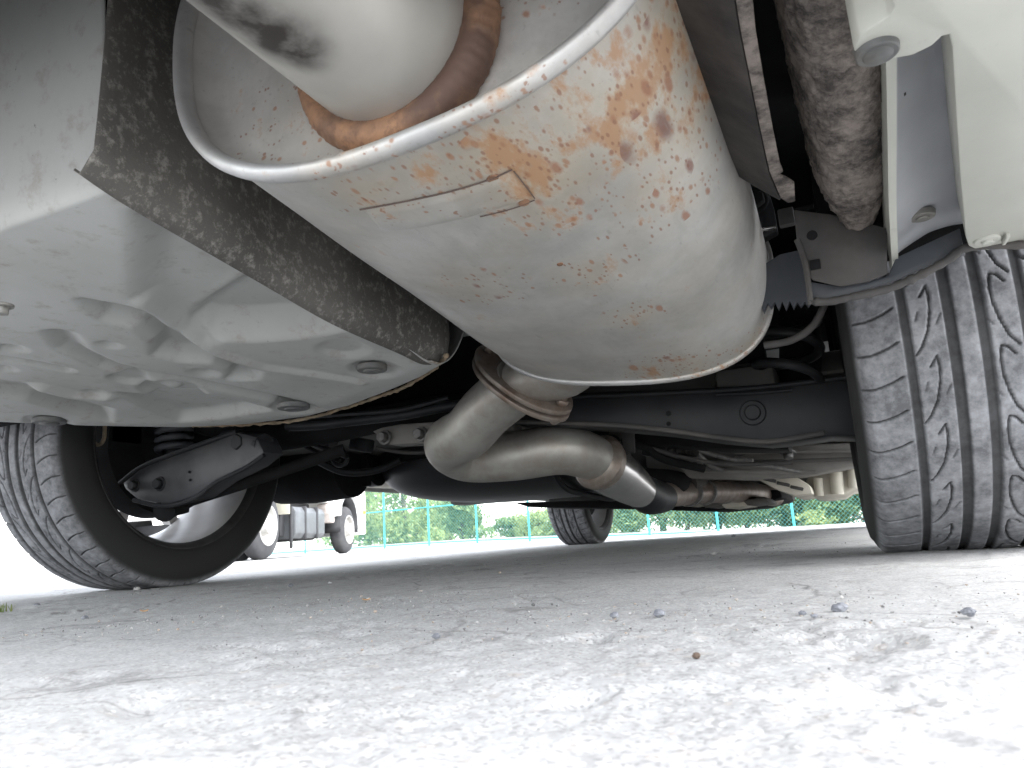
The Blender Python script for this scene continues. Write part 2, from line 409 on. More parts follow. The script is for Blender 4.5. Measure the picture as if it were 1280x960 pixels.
def leafmat(name, c1, c2):
    a = N(name); oi = a.n.new('ShaderNodeNewGeometry')
    col = a.mix(oi.outputs['Random Per Island'], c1, c2)
    m_ = a.set(col, .55, 0, .4)
    tr = a.n.new('ShaderNodeBsdfTranslucent'); a.L(col, tr.inputs[0])
    mx = a.n.new('ShaderNodeMixShader'); mx.inputs[0].default_value = .35
    a.L(a.b.outputs[0], mx.inputs[1]); a.L(tr.outputs[0], mx.inputs[2])
    a.L(mx.outputs[0], a.n['Material Output'].inputs[0]); return m_
M['leaf_dark'] = leafmat('dark_leaves', (.08, .135, .055), (.19, .26, .10))  # hedge and tree greens lightened, distance haze put into the leaf colours
M['leaf_mid'] = leafmat('mid_leaves', (.13, .20, .08), (.27, .34, .14))
M['leaf_light'] = leafmat('light_leaves', (.21, .28, .10), (.38, .43, .18))
M['grass'] = leafmat('grass_blades', (.08, .13, .03), (.2, .22, .07))

# ------------------------------------------------------------------ ground
def ground_h(x, y):
    """large shape only: flat by the car, falling away slightly to the front right"""
    d = np.maximum(0, np.hypot(x+.6, y-2)-5)
    lat = cos(_y)*x+sin(_y)*y           # sideways from the viewing direction
    return -.030*np.maximum(0, lat+2.0*1)*sstep(0, 12, d)*.9 - 0*d
def ground():
    az = np.concatenate([np.arange(-60, 30, .16), np.arange(30, 300, 6)])   # azimuth clockwise from +Y
    az = np.radians(az)
    r = np.concatenate([[.035], np.geomspace(.06, 7, 300), np.geomspace(7.4, 900, 40)])
    A, R = np.meshgrid(az, r, indexing='ij')
    x = R*np.sin(A); y = R*np.cos(A)
    near = sstep(9, 3, R)
    z = ground_h(x, y)
    f1 = fbm(x*9, y*9, o=4, seed=1)-.5
    f2 = fbm(x*60, y*60, o=4, gain=.6, seed=5)-.5
    pits = -np.maximum(0, fbm(x*22, y*22, o=3, seed=9)-.60)*.05
    patch = sstep(.50, .66, fbm(x*3.1+3, y*3.1, o=4, seed=21))
    z = z+near*(f1*.005+f2*(.0016+.0030*patch)+pits*(.12+.6*patch))
    z = z-.0008
    v = np.stack([x, y, z], -1).reshape(-1, 3)
    nu, nv = len(az), len(r)
    i, j = np.meshgrid(np.arange(nu), np.arange(nv-1), indexing='ij')
    q = np.stack([i*nv+j, i*nv+j+1, ((i+1) % nu)*nv+j+1, ((i+1) % nu)*nv+j], -1).reshape(-1, 4)
    v = np.concatenate([v, [[0, 0, 0]]]); 
    me = npmesh('ground', v, q)
    b = bmesh.new(); b.from_mesh(me); b.verts.ensure_lookup_table()
    c = b.verts[len(v)-1]
    for k in range(nu): b.faces.new((c, b.verts[k*nv], b.verts[((k+1) % nu)*nv]))
    bmesh.ops.recalc_face_normals(b, faces=b.faces[:]); 
    if sum(f.normal.z for f in list(b.faces)[:50]) < 0: bmesh.ops.reverse_faces(b, faces=b.faces[:])
    b.to_mesh(me); b.free()
    me.polygons.foreach_set('use_smooth', np.ones(len(me.polygons), bool))
    tag(link('ground', me, M['ground']), kind='structure')
ground()
def gz(x, y): return float(ground_h(np.array(x), np.array(y)))

# ------------------------------------------------------------------ the parked car
CAR = empty('parked_car', (-.66, 2.45, 0))
tag(CAR, 'white car seen from beneath its tail, with big rusty silencer and wide tyres', 'car')
_INV = Matrix.Translation((.66, -2.45, 0))
def own(o):
    """make a part a child of the car, keeping its world coordinates"""
    o.parent = CAR; o.matrix_parent_inverse = _INV; return o
def cbox(*a_, **k): return own(box(*a_, parent=None, **k)) if 'parent' not in k else box(*a_, **k)

# --- silencer
MP = dict(Yn=.364, Xn=-.2244, Xf=-.2515, Zn=.4389, Zf=.3961, Yf=1.0)
MS = ((.184, .1399, 2.45, .122), (.2062, .1338, 2.84, -.112))      # rear and front section: half width, half height, squareness, roll
P0 = Vector((MP['Xn'], MP['Yn'], MP['Zn'])); P1 = Vector((MP['Xf'], MP['Yf'], MP['Zf']))
AX = (P1-P0).normalized(); MX = (Vector((1, 0, 0))-AX*AX.x).normalized(); MZ = MX.cross(AX)
LEN = (P1-P0).length
def oval(t, da=0., s=0.):
    k = min(1, max(0, s/LEN)); a_, b_, n_, r_ = [MS[0][i]*(1-k)+MS[1][i]*k for i in range(4)]
    ct, st = cos(t), sin(t)
    u = (a_+da)*math.copysign(abs(ct)**(2/n_), ct); v = (b_+da)*math.copysign(abs(st)**(2/n_), st)
    return MX*(u*cos(r_)-v*sin(r_)) + MZ*(u*sin(r_)+v*cos(r_))
def oval_pts(s, da, seg=160): return [P0+AX*s+oval(2*pi*k/seg, da, s) for k in range(seg)]
def loft(name, rows, mat, parent, cap0=False, cap1=False, sharp=50):
    seg = len(rows[0]); v = [p for r in rows for p in r]; f = grid_faces(len(rows), seg, False, True)
    if cap0: f.append(tuple(range(seg)))
    if cap1: f.append(tuple((len(rows)-1)*seg+k for k in range(seg)))
    return link(name, recalc(mesh(name, v, f)), mat, parent, sharp)
# body with very slight handling dents
rows = []
for i in range(41):
    s = LEN*i/40
    row = []
    for k in range(160):
        t = 2*pi*k/160; p = P0+AX*s+oval(t, 0, s)
        dn = (noise.noise(Vector((p.x*9, p.y*7, p.z*9)))*.0022)*sin(pi*i/40)
        row.append(p+oval(t, 0, s).normalized()*dn)
    rows.append(row)
b_ = bmesh.new()
_me = mesh('tmp', [p for r in rows for p in r], grid_faces(41, 160, False, True)); b_.from_mesh(_me)
bmesh.ops.recalc_face_normals(b_, faces=b_.faces[:])
MUF_BVH = BVHTree.FromBMesh(b_); b_.free(); bpy.data.meshes.remove(_me)
def hit(px, py):
    d = ray(px, py).normalized(); r_ = MUF_BVH.ray_cast(CP, d)
    return r_[0], (r_[1] if r_[1] is not None and r_[1].dot(d) < 0 else -r_[1] if r_[1] is not None else None)
def H3(px, py):
    h_ = hit(px, py)[0]
    return tuple(h_) if h_ is not None else tuple(P(px, py, Y=.7))
rust = [(H3(790, 130), .065, 1.15), (H3(845, 40), .06, 1.15), (H3(835, 70), .085, .95), (H3(820, 160), .07, .9), (H3(680, 215), .075, .95), (H3(620, 190), .06, .9), (H3(560, 215), .07, .62),
        (H3(700, 260), .06, .6), (H3(480, 240), .06, .6), (H3(600, 360), .07, .36), (H3(790, 395), .05, .5), (H3(740, 345), .06, .5), (H3(840, 460), .09, .62), (H3(740, 150), .12, .62), (H3(860, 130), .10, .72), (H3(840, 220), .10, .45), (H3(940, 430), .06, .5)]
M['muf'] = steel('aluminised_steel_rust_spotted', rust)
M['cap'] = steel('end_cap_steel', [((-.15, .39, .44), .10, .55), ((-.30, .39, .35), .10, .22)], base=(.64, .63, .61))
M['lip'] = steel('rolled_lip_steel', [(tuple(P0+oval(-1.75)), .06, .5), (tuple(P0+oval(-1.3)), .07, .4), (tuple(P1+oval(-.9, 0, LEN)), .12, .5)], base=(.60, .60, .60), metal=.6, rough=.4)
MUF = own(loft('muffler', rows, M['muf'], None))
tag(MUF, 'big oval pale steel silencer with orange rust spots')
def lip(s, r, mat):
    seg = 160; v = []
    cs = 12
    for k in range(seg):
        o_ = oval(2*pi*k/seg, .001, s); nrm = o_.normalized()
        for j in range(cs):
            a_ = 2*pi*j/cs; v.append(P0+AX*(s+r*1.25*cos(a_))+o_+nrm*(r*sin(a_)))
    return link('rim_lip', recalc(mesh('rim_lip', v, grid_faces(seg, cs, True, True))), mat, MUF)
lip(-.002, .0062, M['lip']); lip(LEN+.002, .0048, M['lip'])
# narrow step just behind the near lip
def cap(s0, sgn, dep, mat):
    rows = [oval_pts(s0, -.001), oval_pts(s0+sgn*dep*.5, -.005), oval_pts(s0+sgn*dep*.9, -.013), oval_pts(s0+sgn*dep, -.022)]
    for q in (.75, .5, .25, .05): rows.append([P0+AX*(s0+sgn*(dep-.004*(1-q)))+ (oval(2*pi*k/160, 0, s0)*q) for k in range(160)])
    return loft('end_cap', rows, mat, MUF, False, True)
cap(.0, 1, .017, M['cap']); cap(LEN, -1, .012, M['cap'])
# spot-welded plate on the belly, curved with the shell
def belly_plate():
    c4 = [(452, 262), (640, 211), (668, 248), (478, 292)]
    nu, nv = 20, 8; top = []; 
    for i in range(nu):
        for j in range(nv):
            u, v_ = i/(nu-1), j/(nv-1)
            x = (c4[0][0]*(1-u)+c4[1][0]*u)*(1-v_)+(c4[3][0]*(1-u)+c4[2][0]*u)*v_
            y = (c4[0][1]*(1-u)+c4[1][1]*u)*(1-v_)+(c4[3][1]*(1-u)+c4[2][1]*u)*v_ + 6*sin(pi*u)
            h_, n_ = hit(x, y); e = .0016 if 0 < i < nu-1 and 0 < j < nv-1 else -.0005
            top.append(h_+n_*e)
    me = recalc(mesh('belly_plate', top, grid_faces(nu, nv)))
    o = link('belly_plate', me, M['muf'], MUF, 30); o['label'] = 'thin rectangular plate with open rusty seam on the silencer belly'
    # the open dark seam line along the rear edge and right end
    for pts in ([(450, 261), (500, 252), (560, 239), (610, 224), (640, 211)], [(642, 213), (655, 229), (668, 247)], [(668, 249), (640, 260), (600, 270)]):
        pp = []
        for q in catmull([Vector((x, y, 0)) for x, y in pts], 6):
            h_, n_ = hit(q.x, q.y); pp.append(h_+n_*.0008)
        tube('seam_gap', pp, (.0006 if len(pts) > 3 else .00045), M['seam'], MUF, 6, spline=False)
belly_plate()
# weld spots
for x, y, r_ in ((616, 223, .0045), (655, 253, .0045), (700, 330, .003)):
    h_, n_ = hit(x, y); disc_bolt('spot_weld', h_-n_*.001, n_, r_, .002, M['weld'], MUF, hexa=False)

# --- tail pipe: a wide straight tip that leaves the end cap
TC = Vector((-.230, .376, .382)); TD = Vector((-.02, -1, .01)).normalized()
M['tip'] = (lambda a: None)(0)
a = N('tail_pipe_steel'); n1 = a.noise(10, 6); n2 = a.noise(80, 4)
col = a.mix(a.ramp(n1, [(.35, 0.), (.7, 1.)]), (.50, .49, .455), (.43, .415, .385))
TU = TD.orthogonal().normalized()
def pipe_hit(px, py):
    d = ray(px, py).normalized(); w0 = CP-TC; dp = d-TD*d.dot(TD); wp_ = w0-TD*w0.dot(TD)
    A_, B_, C_ = dp.dot(dp), 2*dp.dot(wp_), wp_.dot(wp_)-.0608**2; D_ = B_*B_-4*A_*C_
    t_ = (-B_-sqrt(max(D_, 0)))/(2*A_); return tuple(CP+d*t_)
sb = None
for px_, py_, k_ in ((372, 64, .028), (340, 48, .038), (305, 28, .040), (265, 5, .040), (225, -20, .04)):
    q = a.ball(pipe_hit(px_, py_), k_); sb = q if sb is None else a.math('MAXIMUM', sb, q)
soot = a.math('MINIMUM', a.math('MULTIPLY', sb, a.ramp(a.noise(32, 7, .62), [(.3, .35), (.62, 1.25)])), .95)
col = a.mix(soot, col, (.035, .028, .025))
col = a.mix(a.ramp(a.noise(22, 5), [(.66, 0.), (.76, .5)]), col, (.38, .26, .17))
a.bump(n2, .1, .001); M['tip'] = a.set(col, a.math('ADD', .34, a.math('MULTIPLY', n2, .2)), .5)
pr = .0608
path = [TC+TD*s for s in (0, .03, .08, .14, .2)]
v, f = [], []
seg = 48
prof = [(0, pr), (.02, pr), (.10, pr), (.19, pr), (.196, pr+.002), (.2, pr), (.196, pr-.004), (.10, pr-.004)]
u = TD.orthogonal().normalized(); w_ = TD.cross(u)
for s, r_ in prof:
    for k in range(seg): v.append(TC+TD*s+(u*cos(2*pi*k/seg)+w_*sin(2*pi*k/seg))*r_)
own(link('tail_pipe', recalc(mesh('tail_pipe', v, grid_faces(len(prof), seg, False, True))), M['tip'], None, 50))
v = []
cs = 10
for k in range(288):
    a_ = 2*pi*k/288; dr = (u*cos(a_)+w_*sin(a_)); wob = .0010*noise.noise(Vector((k*.2, 0, 0)))+.0003*sin(k*2*pi/4.1+.6*noise.noise(Vector((k*.3, 4, 0))))
    for j in range(cs):
        b2 = 2*pi*j/cs; v.append(TC+TD*(.008+.0155*cos(b2))+dr*(pr+.005+wob+.0125*sin(b2)))
link('weld_bead', recalc(mesh('weld_bead', v, grid_faces(288, cs, True, True))), M['weldbead'], MUF)

# --- inlet stub, flange and bent mid pipe in front of the silencer
PR = .047
fl_c = P(652, 478, Y=1.075)
stub = [P1+MX*-.085+MZ*-.03+AX*-.02, P(715, 455, Y=1.03), fl_c+(P(715, 455, Y=1.03)-fl_c)*.35, fl_c]
tube('inlet_stub', stub, .043, M['pipe'], MUF, 24, 8)
mid = [fl_c, P(610, 512, Y=1.11), P(585, 540, Y=1.14), P(562, 556, Y=1.19), P(585, 571, Y=1.25), P(640, 570, Y=1.27), P(700, 562, Y=1.285), P(735, 570, Y=1.32), P(752, 580, Y=1.36)]
MID = own(tube('mid_pipe', mid, [PR, PR, PR, PR*1.02, PR*1.02, PR, PR, PR*.95, PR*.85], M['pipe'], None, 28, 10))
def flange():
    d = (P(610, 512, Y=1.11)-stub[1]).normalized()
    up = (P(603, 437, Y=1.068)-P(709, 514, Y=1.075)).normalized(); d = (d-up*d.dot(up)).normalized(); sd = d.cross(up)
    for k, off in enumerate((-.007, .007)):
        pts = []
        for i in range(48):
            t = 2*pi*i/48
            # two-bolt flange: a round body with two narrowing ears
            rr = .058; ux = rr*cos(t); uy = rr*sin(t)
            ux = math.copysign(abs(cos(t))**.85, cos(t))*.098; uy = math.copysign(abs(sin(t))**1.15, sin(t))*.056
            pts.append(fl_c+up*ux+sd*uy+d*(off-.0045))
        plate('flange', pts, d*.009, M['brownsteel'], MID, .002)
    for sg in (-1, 1):
        c = fl_c+up*.080*sg
        bm = bmesh.new(); cyl_bm(bm, c-d*.03, c+d*.028, .006, seg=12); cyl_bm(bm, c-d*.022, c-d*.0125, .0105, seg=6); cyl_bm(bm, c+d*.0125, c+d*.022, .0105, seg=6)
        bm_obj('flange_bolt', bm, M['brownsteel'], MID, .0008, 1)
flange()
# slip joint collar and the bright cone after it
j0 = P(735, 570, Y=1.32); j1 = P(757, 582, Y=1.37)
tube('joint_collar', [P(742, 572, Y=1.335), P(748, 577, Y=1.35), P(757, 582, Y=1.37)], [.045, .056, .050], M['brownsteel'], MID, 28, 6)
cone = [P(752, 580, Y=1.36), P(770, 592, Y=1.42), P(788, 605, Y=1.48), P(802, 615, Y=1.53)]
own(tube('bright_pipe', cone, [.052, .050, .043, .034], M['shiny'], None, 28, 8))
own(tube('clamp_joint', [P(798, 612, Y=1.525), P(812, 620, Y=1.57), P(830, 622, Y=1.66)], [.038, .040, .032], M['black'], None, 20, 6))
front = [P(822, 620, Y=1.64), P(850, 617, Y=1.95), P(885, 614, Y=2.15), P(930, 615, Y=2.4), P(968, 621, Y=2.8)]
FP = own(tube('front_pipe', front, [.028, .032, .034, .034, .034], M['brownsteel'], None, 20, 8))
for i, (x, y, Y) in enumerate(((862, 616, 2.02), (880, 615, 2.12), (905, 614.5, 2.27))):
    c = P(x, y, Y=Y); tube('pipe_clamp', [c-Vector((0, .012, 0)), c+Vector((0, .012, 0))], .0365, M['bolt'], FP, 24, spline=False)

# --- spare-wheel well: pressed bowl of the boot floor
WZ = .285
WK = .085                      # the bowl's floor climbs gently toward the tail
def wplane(Y): return WZ+WK*(.95-Y)
def wp(x, y):
    d = ray(x, y); t = (WZ+WK*.95-CP.z-WK*CP.y)/(d.z+WK*d.y); return CP+t*d
def well():
    xs = np.linspace(-1.42, -.40, 260); ys = np.concatenate([np.linspace(.16, .37, 120), np.linspace(.373, 1.16, 230)])
    X, Y = np.meshgrid(xs, ys, indexing='ij')
    # front outline of the bowl bottom in plan, as distance outside a rounded shape
    pts = [wp(-60, 518), wp(0, 525), wp(110, 530), wp(230, 532), wp(310, 528), wp(380, 518), wp(430, 505), wp(470, 490), wp(515, 470), wp(556, 446)]
    fx = np.array([p.x for p in pts]); fy = np.array([p.y for p in pts])
    o_ = np.argsort(fx); fx, fy = fx[o_], fy[o_]
    yb = np.interp(X, fx, fy, left=fy[0]-.3, right=fy[-1])
    d = Y-yb
    z = wplane(Y)+.0*d
    z += np.where(d > 0, np.minimum(.16, d*d*9+d*.10), 0)
    z -= np.exp(-((d+.03)/.03)**2)*.0035
    def seg_d(a, b):
        ax, ay, bx, by = a.x, a.y, b.x, b.y; L2 = (bx-ax)**2+(by-ay)**2
        t = np.clip(((X-ax)*(bx-ax)+(Y-ay)*(by-ay))/max(L2, 1e-9), 0, 1)
        return np.hypot(X-ax-t*(bx-ax), Y-ay-t*(by-ay))
    def capsule(a, b, r, h, soft):
        nonlocal z
        z = z + h*sstep(r+soft, r-soft, seg_d(wp(*a), wp(*b)))
    def inside(poly):
        pl = [wp(*q) for q in poly]; dmin = np.full_like(X, 9.); ins = np.zeros(X.shape, bool); n_ = len(pl)
        for i in range(n_):
            a_, b2 = pl[i], pl[(i+1) % n_]; dmin = np.minimum(dmin, seg_d(a_, b2))
            c_ = ((a_.y > Y) != (b2.y > Y)) & (X < (b2.x-a_.x)*(Y-a_.y)/((b2.y-a_.y) or 1e-9)+a_.x); ins ^= c_
        return np.where(ins, -dmin, dmin)
    def poly(p_, h, soft):
        nonlocal z
        z = z+h*sstep(soft, -soft, inside(p_))
    # pressed-in panels and pockets (h > 0 pushes up into the car); coordinates read off an enlarged view
    e = lambda *p_: [(x/2.226, 200+y/2.226) for x, y in p_]
    def chain(p_, r, h, soft):
        nonlocal z
        q = e(*p_); dm = np.full_like(X, 9.)
        for a_, b2 in zip(q[:-1], q[1:]): dm = np.minimum(dm, seg_d(wp(*a_), wp(*b2)))
        z = z+h*sstep(r+soft, max(0, r-soft), dm)
    poly(e((412, 160), (520, 150), (760, 330), (735, 352), (640, 415), (556, 466), (575, 500), (520, 482), (455, 440), (408, 385)), .022, .022)
    poly(e((730, 358), (560, 460), (556, 478), (600, 492), (700, 494), (830, 484), (960, 462), (880, 400)), .036, .016)
    poly(e((240, 392), (380, 418), (470, 475), (600, 545), (720, 580), (700, 606), (645, 606), (650, 582), (600, 560), (500, 552), (440, 540), (436, 505), (390, 465), (300, 440)), .022, .014)
    chain(((172, 485), (200, 525), (300, 570), (420, 598), (520, 612), (700, 648), (880, 690)), .012, .012, .012)
    chain(((400, 400), (470, 470), (600, 530), (720, 570), (1000, 612)), .004, -.006, .012)
    chain(((0, 548), (90, 562), (180, 580)), .006, .009, .009)
    poly(e((-60, 605), (60, 622), (120, 640), (190, 664), (300, 690), (300, 722), (200, 700), (80, 668), (-60, 648)), .020, .012)
    poly(e((335, 648), (420, 655), (600, 655), (740, 690), (600, 712), (500, 720), (420, 690)), .016, .012)
    chain(((120, 628), (200, 648), (290, 655)), .012, -.008, .012)
    for cx_, cy_, r_, h_, so_ in ((305, 512, .010, .008, .007), (572, 590, .016, .008, .010), (480, 640, .042, .010, .007), (480, 637, .010, -.006, .007), (360, 607, .024, .008, .006),
                             (35, 522, .012, .009, .007), (8, 578, .012, .008, .007), (265, 645, .012, .008, .008), (955, 525, .030, .007, .008), (1045, 578, .034, .005, .006), (820, 685, .036, .005, .006), (135, 722, .034, .005, .006)):
        chain(((cx_, cy_), (cx_+.5, cy_)), r_, h_, so_)
    # gentle lift toward the rear edge and toward the heat shield
    sx = [P(105, 215, X=-.475).x]; 
    Yw = .352-.10*sstep(-.62, -1.1, X); up_ = np.maximum(0, Yw-Y); cs_ = 5+295*sstep(-.95, -.49, X)**2; z += np.minimum(.27, cs_*up_**2)+.2*np.maximum(0, up_-.03) + .022*np.exp(-((Y-Yw+.055)/.018)**2)*0
    z += .0016*(fbm(X*11, Y*11, o=3, seed=40)-.5)
    v = np.stack([X, Y, z], -1).reshape(-1, 3); nu, nv = X.shape
    i, j = np.meshgrid(np.arange(nu-1), np.arange(nv-1), indexing='ij')
    q = np.stack([i*nv+j, i*nv+j+1, (i+1)*nv+j+1, (i+1)*nv+j], -1).reshape(-1, 4)
    # trim at the heat shield side: follow the lower edge of the shield
    cx = v[q].mean(1)
    lim = np.interp(cx[:, 1], [.0, .35, .55, .75, .87, 1.2], [-.466, -.467, -.474, -.474, -.472, -.465])
    q = q[cx[:, 0] < lim]
    me = npmesh('spare_wheel_well', v, q)
    o = own(link('spare_wheel_well', me, M['under'])); 
    md = o.modifiers.new('thick', 'SOLIDIFY'); md.thickness = .0015; md.offset = 1
    o['label'] = 'pale grey pressed boot floor with round dimples'
    zi = lambda x, y: float(z[np.argmin(abs(xs-x)), np.argmin(abs(ys-y))])
    return o, zi
WELL, well_z = well()
# rubber plugs and a bolt in the well
for x, y, r_ in ((465, 460, .021), (367, 508, .026), (62, 526, .026)):
    p = wp(x, y); zz = well_z(p.x, p.y)
    p = P(x, y, Z=zz); zz = well_z(p.x, p.y); p = P(x, y, Z=zz-.0045)
    bm = bmesh.new(); cyl_bm(bm, p+Vector((0, 0, .004)), p-Vector((0, 0, .004)), r_, r_*.96, 28); cyl_bm(bm, p-Vector((0, 0, .003)), p-Vector((0, 0, .0065)), r_*.6, r_*.55, 24)
    bm_obj('rubber_plug', bm, M['plug'], WELL, .001, 1)
p = P(3, 386, Z=.28); disc_bolt('bolt', p+Vector((0, 0, .004)), (0, 0, -1), .006, .009, M['washer'], WELL, .009)
# crusty seam sealer along the front lip
pp = [P(x, y, Z=z_) for x, y, z_ in ((560, 444, .300), (535, 466, .296), (500, 486, .293), (470, 497, .291), (430, 510, .289), (395, 520, .287), (350, 528, .286), (290, 531, .285), (240, 532, .285))]
path = catmull(pp, 14); rr = [max(.0012, .0030+.0028*noise.noise(Vector((i*.55, 0, 3)))) for i in range(len(path))]
path = [q+Vector((noise.noise(q*60), noise.noise(q*60+Vector((5, 0, 0))), .4*noise.noise(q*60+Vector((0, 9, 0)))))*.003 for q in path]
v, f = tube_geo(path, rr, 8); link('seam_sealer', recalc(mesh('seam_sealer', v, f)), M['rusty'], WELL)

# --- heat shield beside the silencer
def shield():
    bot = [(125, -60, .334, -.475), (113, 100, .333, -.472), (105, 212, .0, -.468), (160, 250, 0, -.47), (245, 300, 0, -.472), (330, 350, 0, -.474), (420, 402, 0, -.476), (500, 438, 0, -.478), (530, 452, 0, -.478), (548, 452, 0, -.474)]
    lower = [P(x, y, X=xx) for x, y, _, xx in bot[2:]]
    n_ = 60; lo = catmull(lower, 8)
    rows = []
    for i, p in enumerate(lo):
        t = i/(len(lo)-1); row = []
        wav = .004*sin(t*9)+.003*sin(t*23+1)
        for k in range(14):
            s = k/13
            # hem that rolls in at the foot, wall leaning a little toward the silencer
            if k == 0: q = p+Vector((-.010, 0, .004))
            elif k == 1: q = p+Vector((-.004, 0, -.001))
            else:
                hgt = (s-.12)*.34
                q = p+Vector((.006+wav*sin(pi*min(1, s*1.2))+.012*s, 0, .002+hgt))
            row.append(q)
        rows.append(row)
    v = [q for r in rows for q in r]
    me = recalc(mesh('heat_shield', v, grid_faces(len(rows), 14)))
    o = own(link('heat_shield', me, M['shield'])); o['label'] = 'dark shield wall peppered with pale grit beside the silencer'
    md = o.modifiers.new('thick', 'SOLIDIFY'); md.thickness = .002
    return o
SHIELD = shield()
# turned-out tail of the shield (pale crease at its front end)
plate('shield_tail', [P(548, 452, X=-.474), P(559, 446, Y=.875), P(562, 425, Y=.88), P(560, 370, Y=.88), P(545, 380, X=-.474)], (-.004, .004, 0), M['shield'], SHIELD, .001)

# --- right-hand side: rail, strip, bumper bracket panels
def rail():
    rows = []
    nY, nA = 260, 120
    for i in range(nY):
        t = i/(nY-1); y = .20+.60*t; row = []
        endt = max(0, (t-.84)/.16)
        cxr = .031+.026*t; hw = .037*(1-.4*endt**2); zb = .356-.016*t
        for k in range(nA):
            a_ = pi*(k/(nA-1)); ct = cos(a_); st = sin(a_)
            q = Vector((cxr-hw*math.copysign(abs(ct)**.7, ct), y, zb+.13-.13*abs(st)**.55))
            nn = noise.fractal(q*70, .6, 2.1, 5)*.0022+noise.noise(q*190)*.0013+noise.noise(q*16)*.0016
            q += Vector((-ct, 0, -st))*nn
            row.append(q)
        rows.append(row)
    me = recalc(mesh('frame_rail', [q for r in rows for q in r], grid_faces(nY, nA)))
    o = own(link('frame_rail', me, M['dusty'])); o['label'] = 'frame rail caked in brown dusty undercoat'
    # closed front end
    return o
RAIL = rail()
def strip():
    # pale-edged dark shield flange between silencer and rail
    ed = [(938, -30), (945, 40), (955, 100), (966, 160), (975, 205), (979, 215), (972, 219), (984, 224), (993, 230), (994, 252), (985, 254), (976, 248), (962, 215), (950, 160), (938, 100), (926, 40), (915, -30)]
    pts = [P(x, y, Z=.345) for x, y in ed]
    o = own(plate('heat_shield', pts, (0, 0, .003), M['dusty'], None, .0006)); o['label'] = 'narrow dusty shield flange with hooked end right of the silencer'
    # upright wall of that shield, dark with grit
    ln = [P(x, y, Z=.347) for x, y in ((915, -30), (926, 40), (938, 100), (950, 160), (962, 215), (976, 248))]
    path = catmull(ln, 8); rows = [[q+Vector((-.075*k/8, 0, .07*k/8+.012*(k/8)**2)) for k in range(9)] for q in path]
    me = recalc(mesh('shield_wall', [q for r in rows for q in r], grid_faces(len(rows), 9)))
    ob = link('shield_wall', me, M['shielddark'], o); md = ob.modifiers.new('thick', 'SOLIDIFY'); md.thickness = .002
strip()
# bracket with round and square hole
def bracket():
    Y = .79
    out = [(992, 262), (1040, 268), (1109, 285), (1109, 342), (1085, 352), (1050, 358), (1016, 350), (1008, 340), (1003, 318), (996, 300)]
    pts = [P(x, y, Y=Y) for x, y in out]
    o = own(plate('hole_bracket', pts, (0, .003, 0), M['bracket'], None, .001))
    for x, y, sh in ((1015, 294, 'r'), (1019, 331, 's')):
        c = P(x, y, Y=Y-.0005)
        if sh == 'r': disc_bolt('round_hole', c+Vector((0, .002, 0)), (0, -1, 0), .0055, .003, M['blackdull'], o, hexa=False)
        else: box('square_hole', c, (.010, .004, .0105), M['blackdull'], o, .0004)
    # grey-blue gusset below it with folded, dirty lip
    g = [(1012, 352), (1050, 358), (1110, 345), (1120, 322), (1200, 285), (1204, 308), (1180, 324), (1120, 350), (1060, 368), (1014, 376)]
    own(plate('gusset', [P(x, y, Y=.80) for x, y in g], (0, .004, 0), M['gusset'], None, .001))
    lp = [P(x, y, Y=.797) for x, y in ((1010, 376), (1035, 377), (1065, 371), (1110, 361), (1150, 344), (1185, 325), (1212, 309), (1290, 306))]
    path = catmull(lp, 10); rr = [.0042+.0022*noise.noise(Vector((i*.5, 1, 0))) for i in range(len(path))]
    v, f = tube_geo(path, rr, 8); own(link('folded_lip', recalc(mesh('folded_lip', v, f)), M['bracket']))
    tube('bracket_edge', [P(x, y, Y=.788) for x, y in ((996, 300), (1003, 318), (1008, 338), (1013, 376))], .003, M['bracket'], o, 8)
bracket()
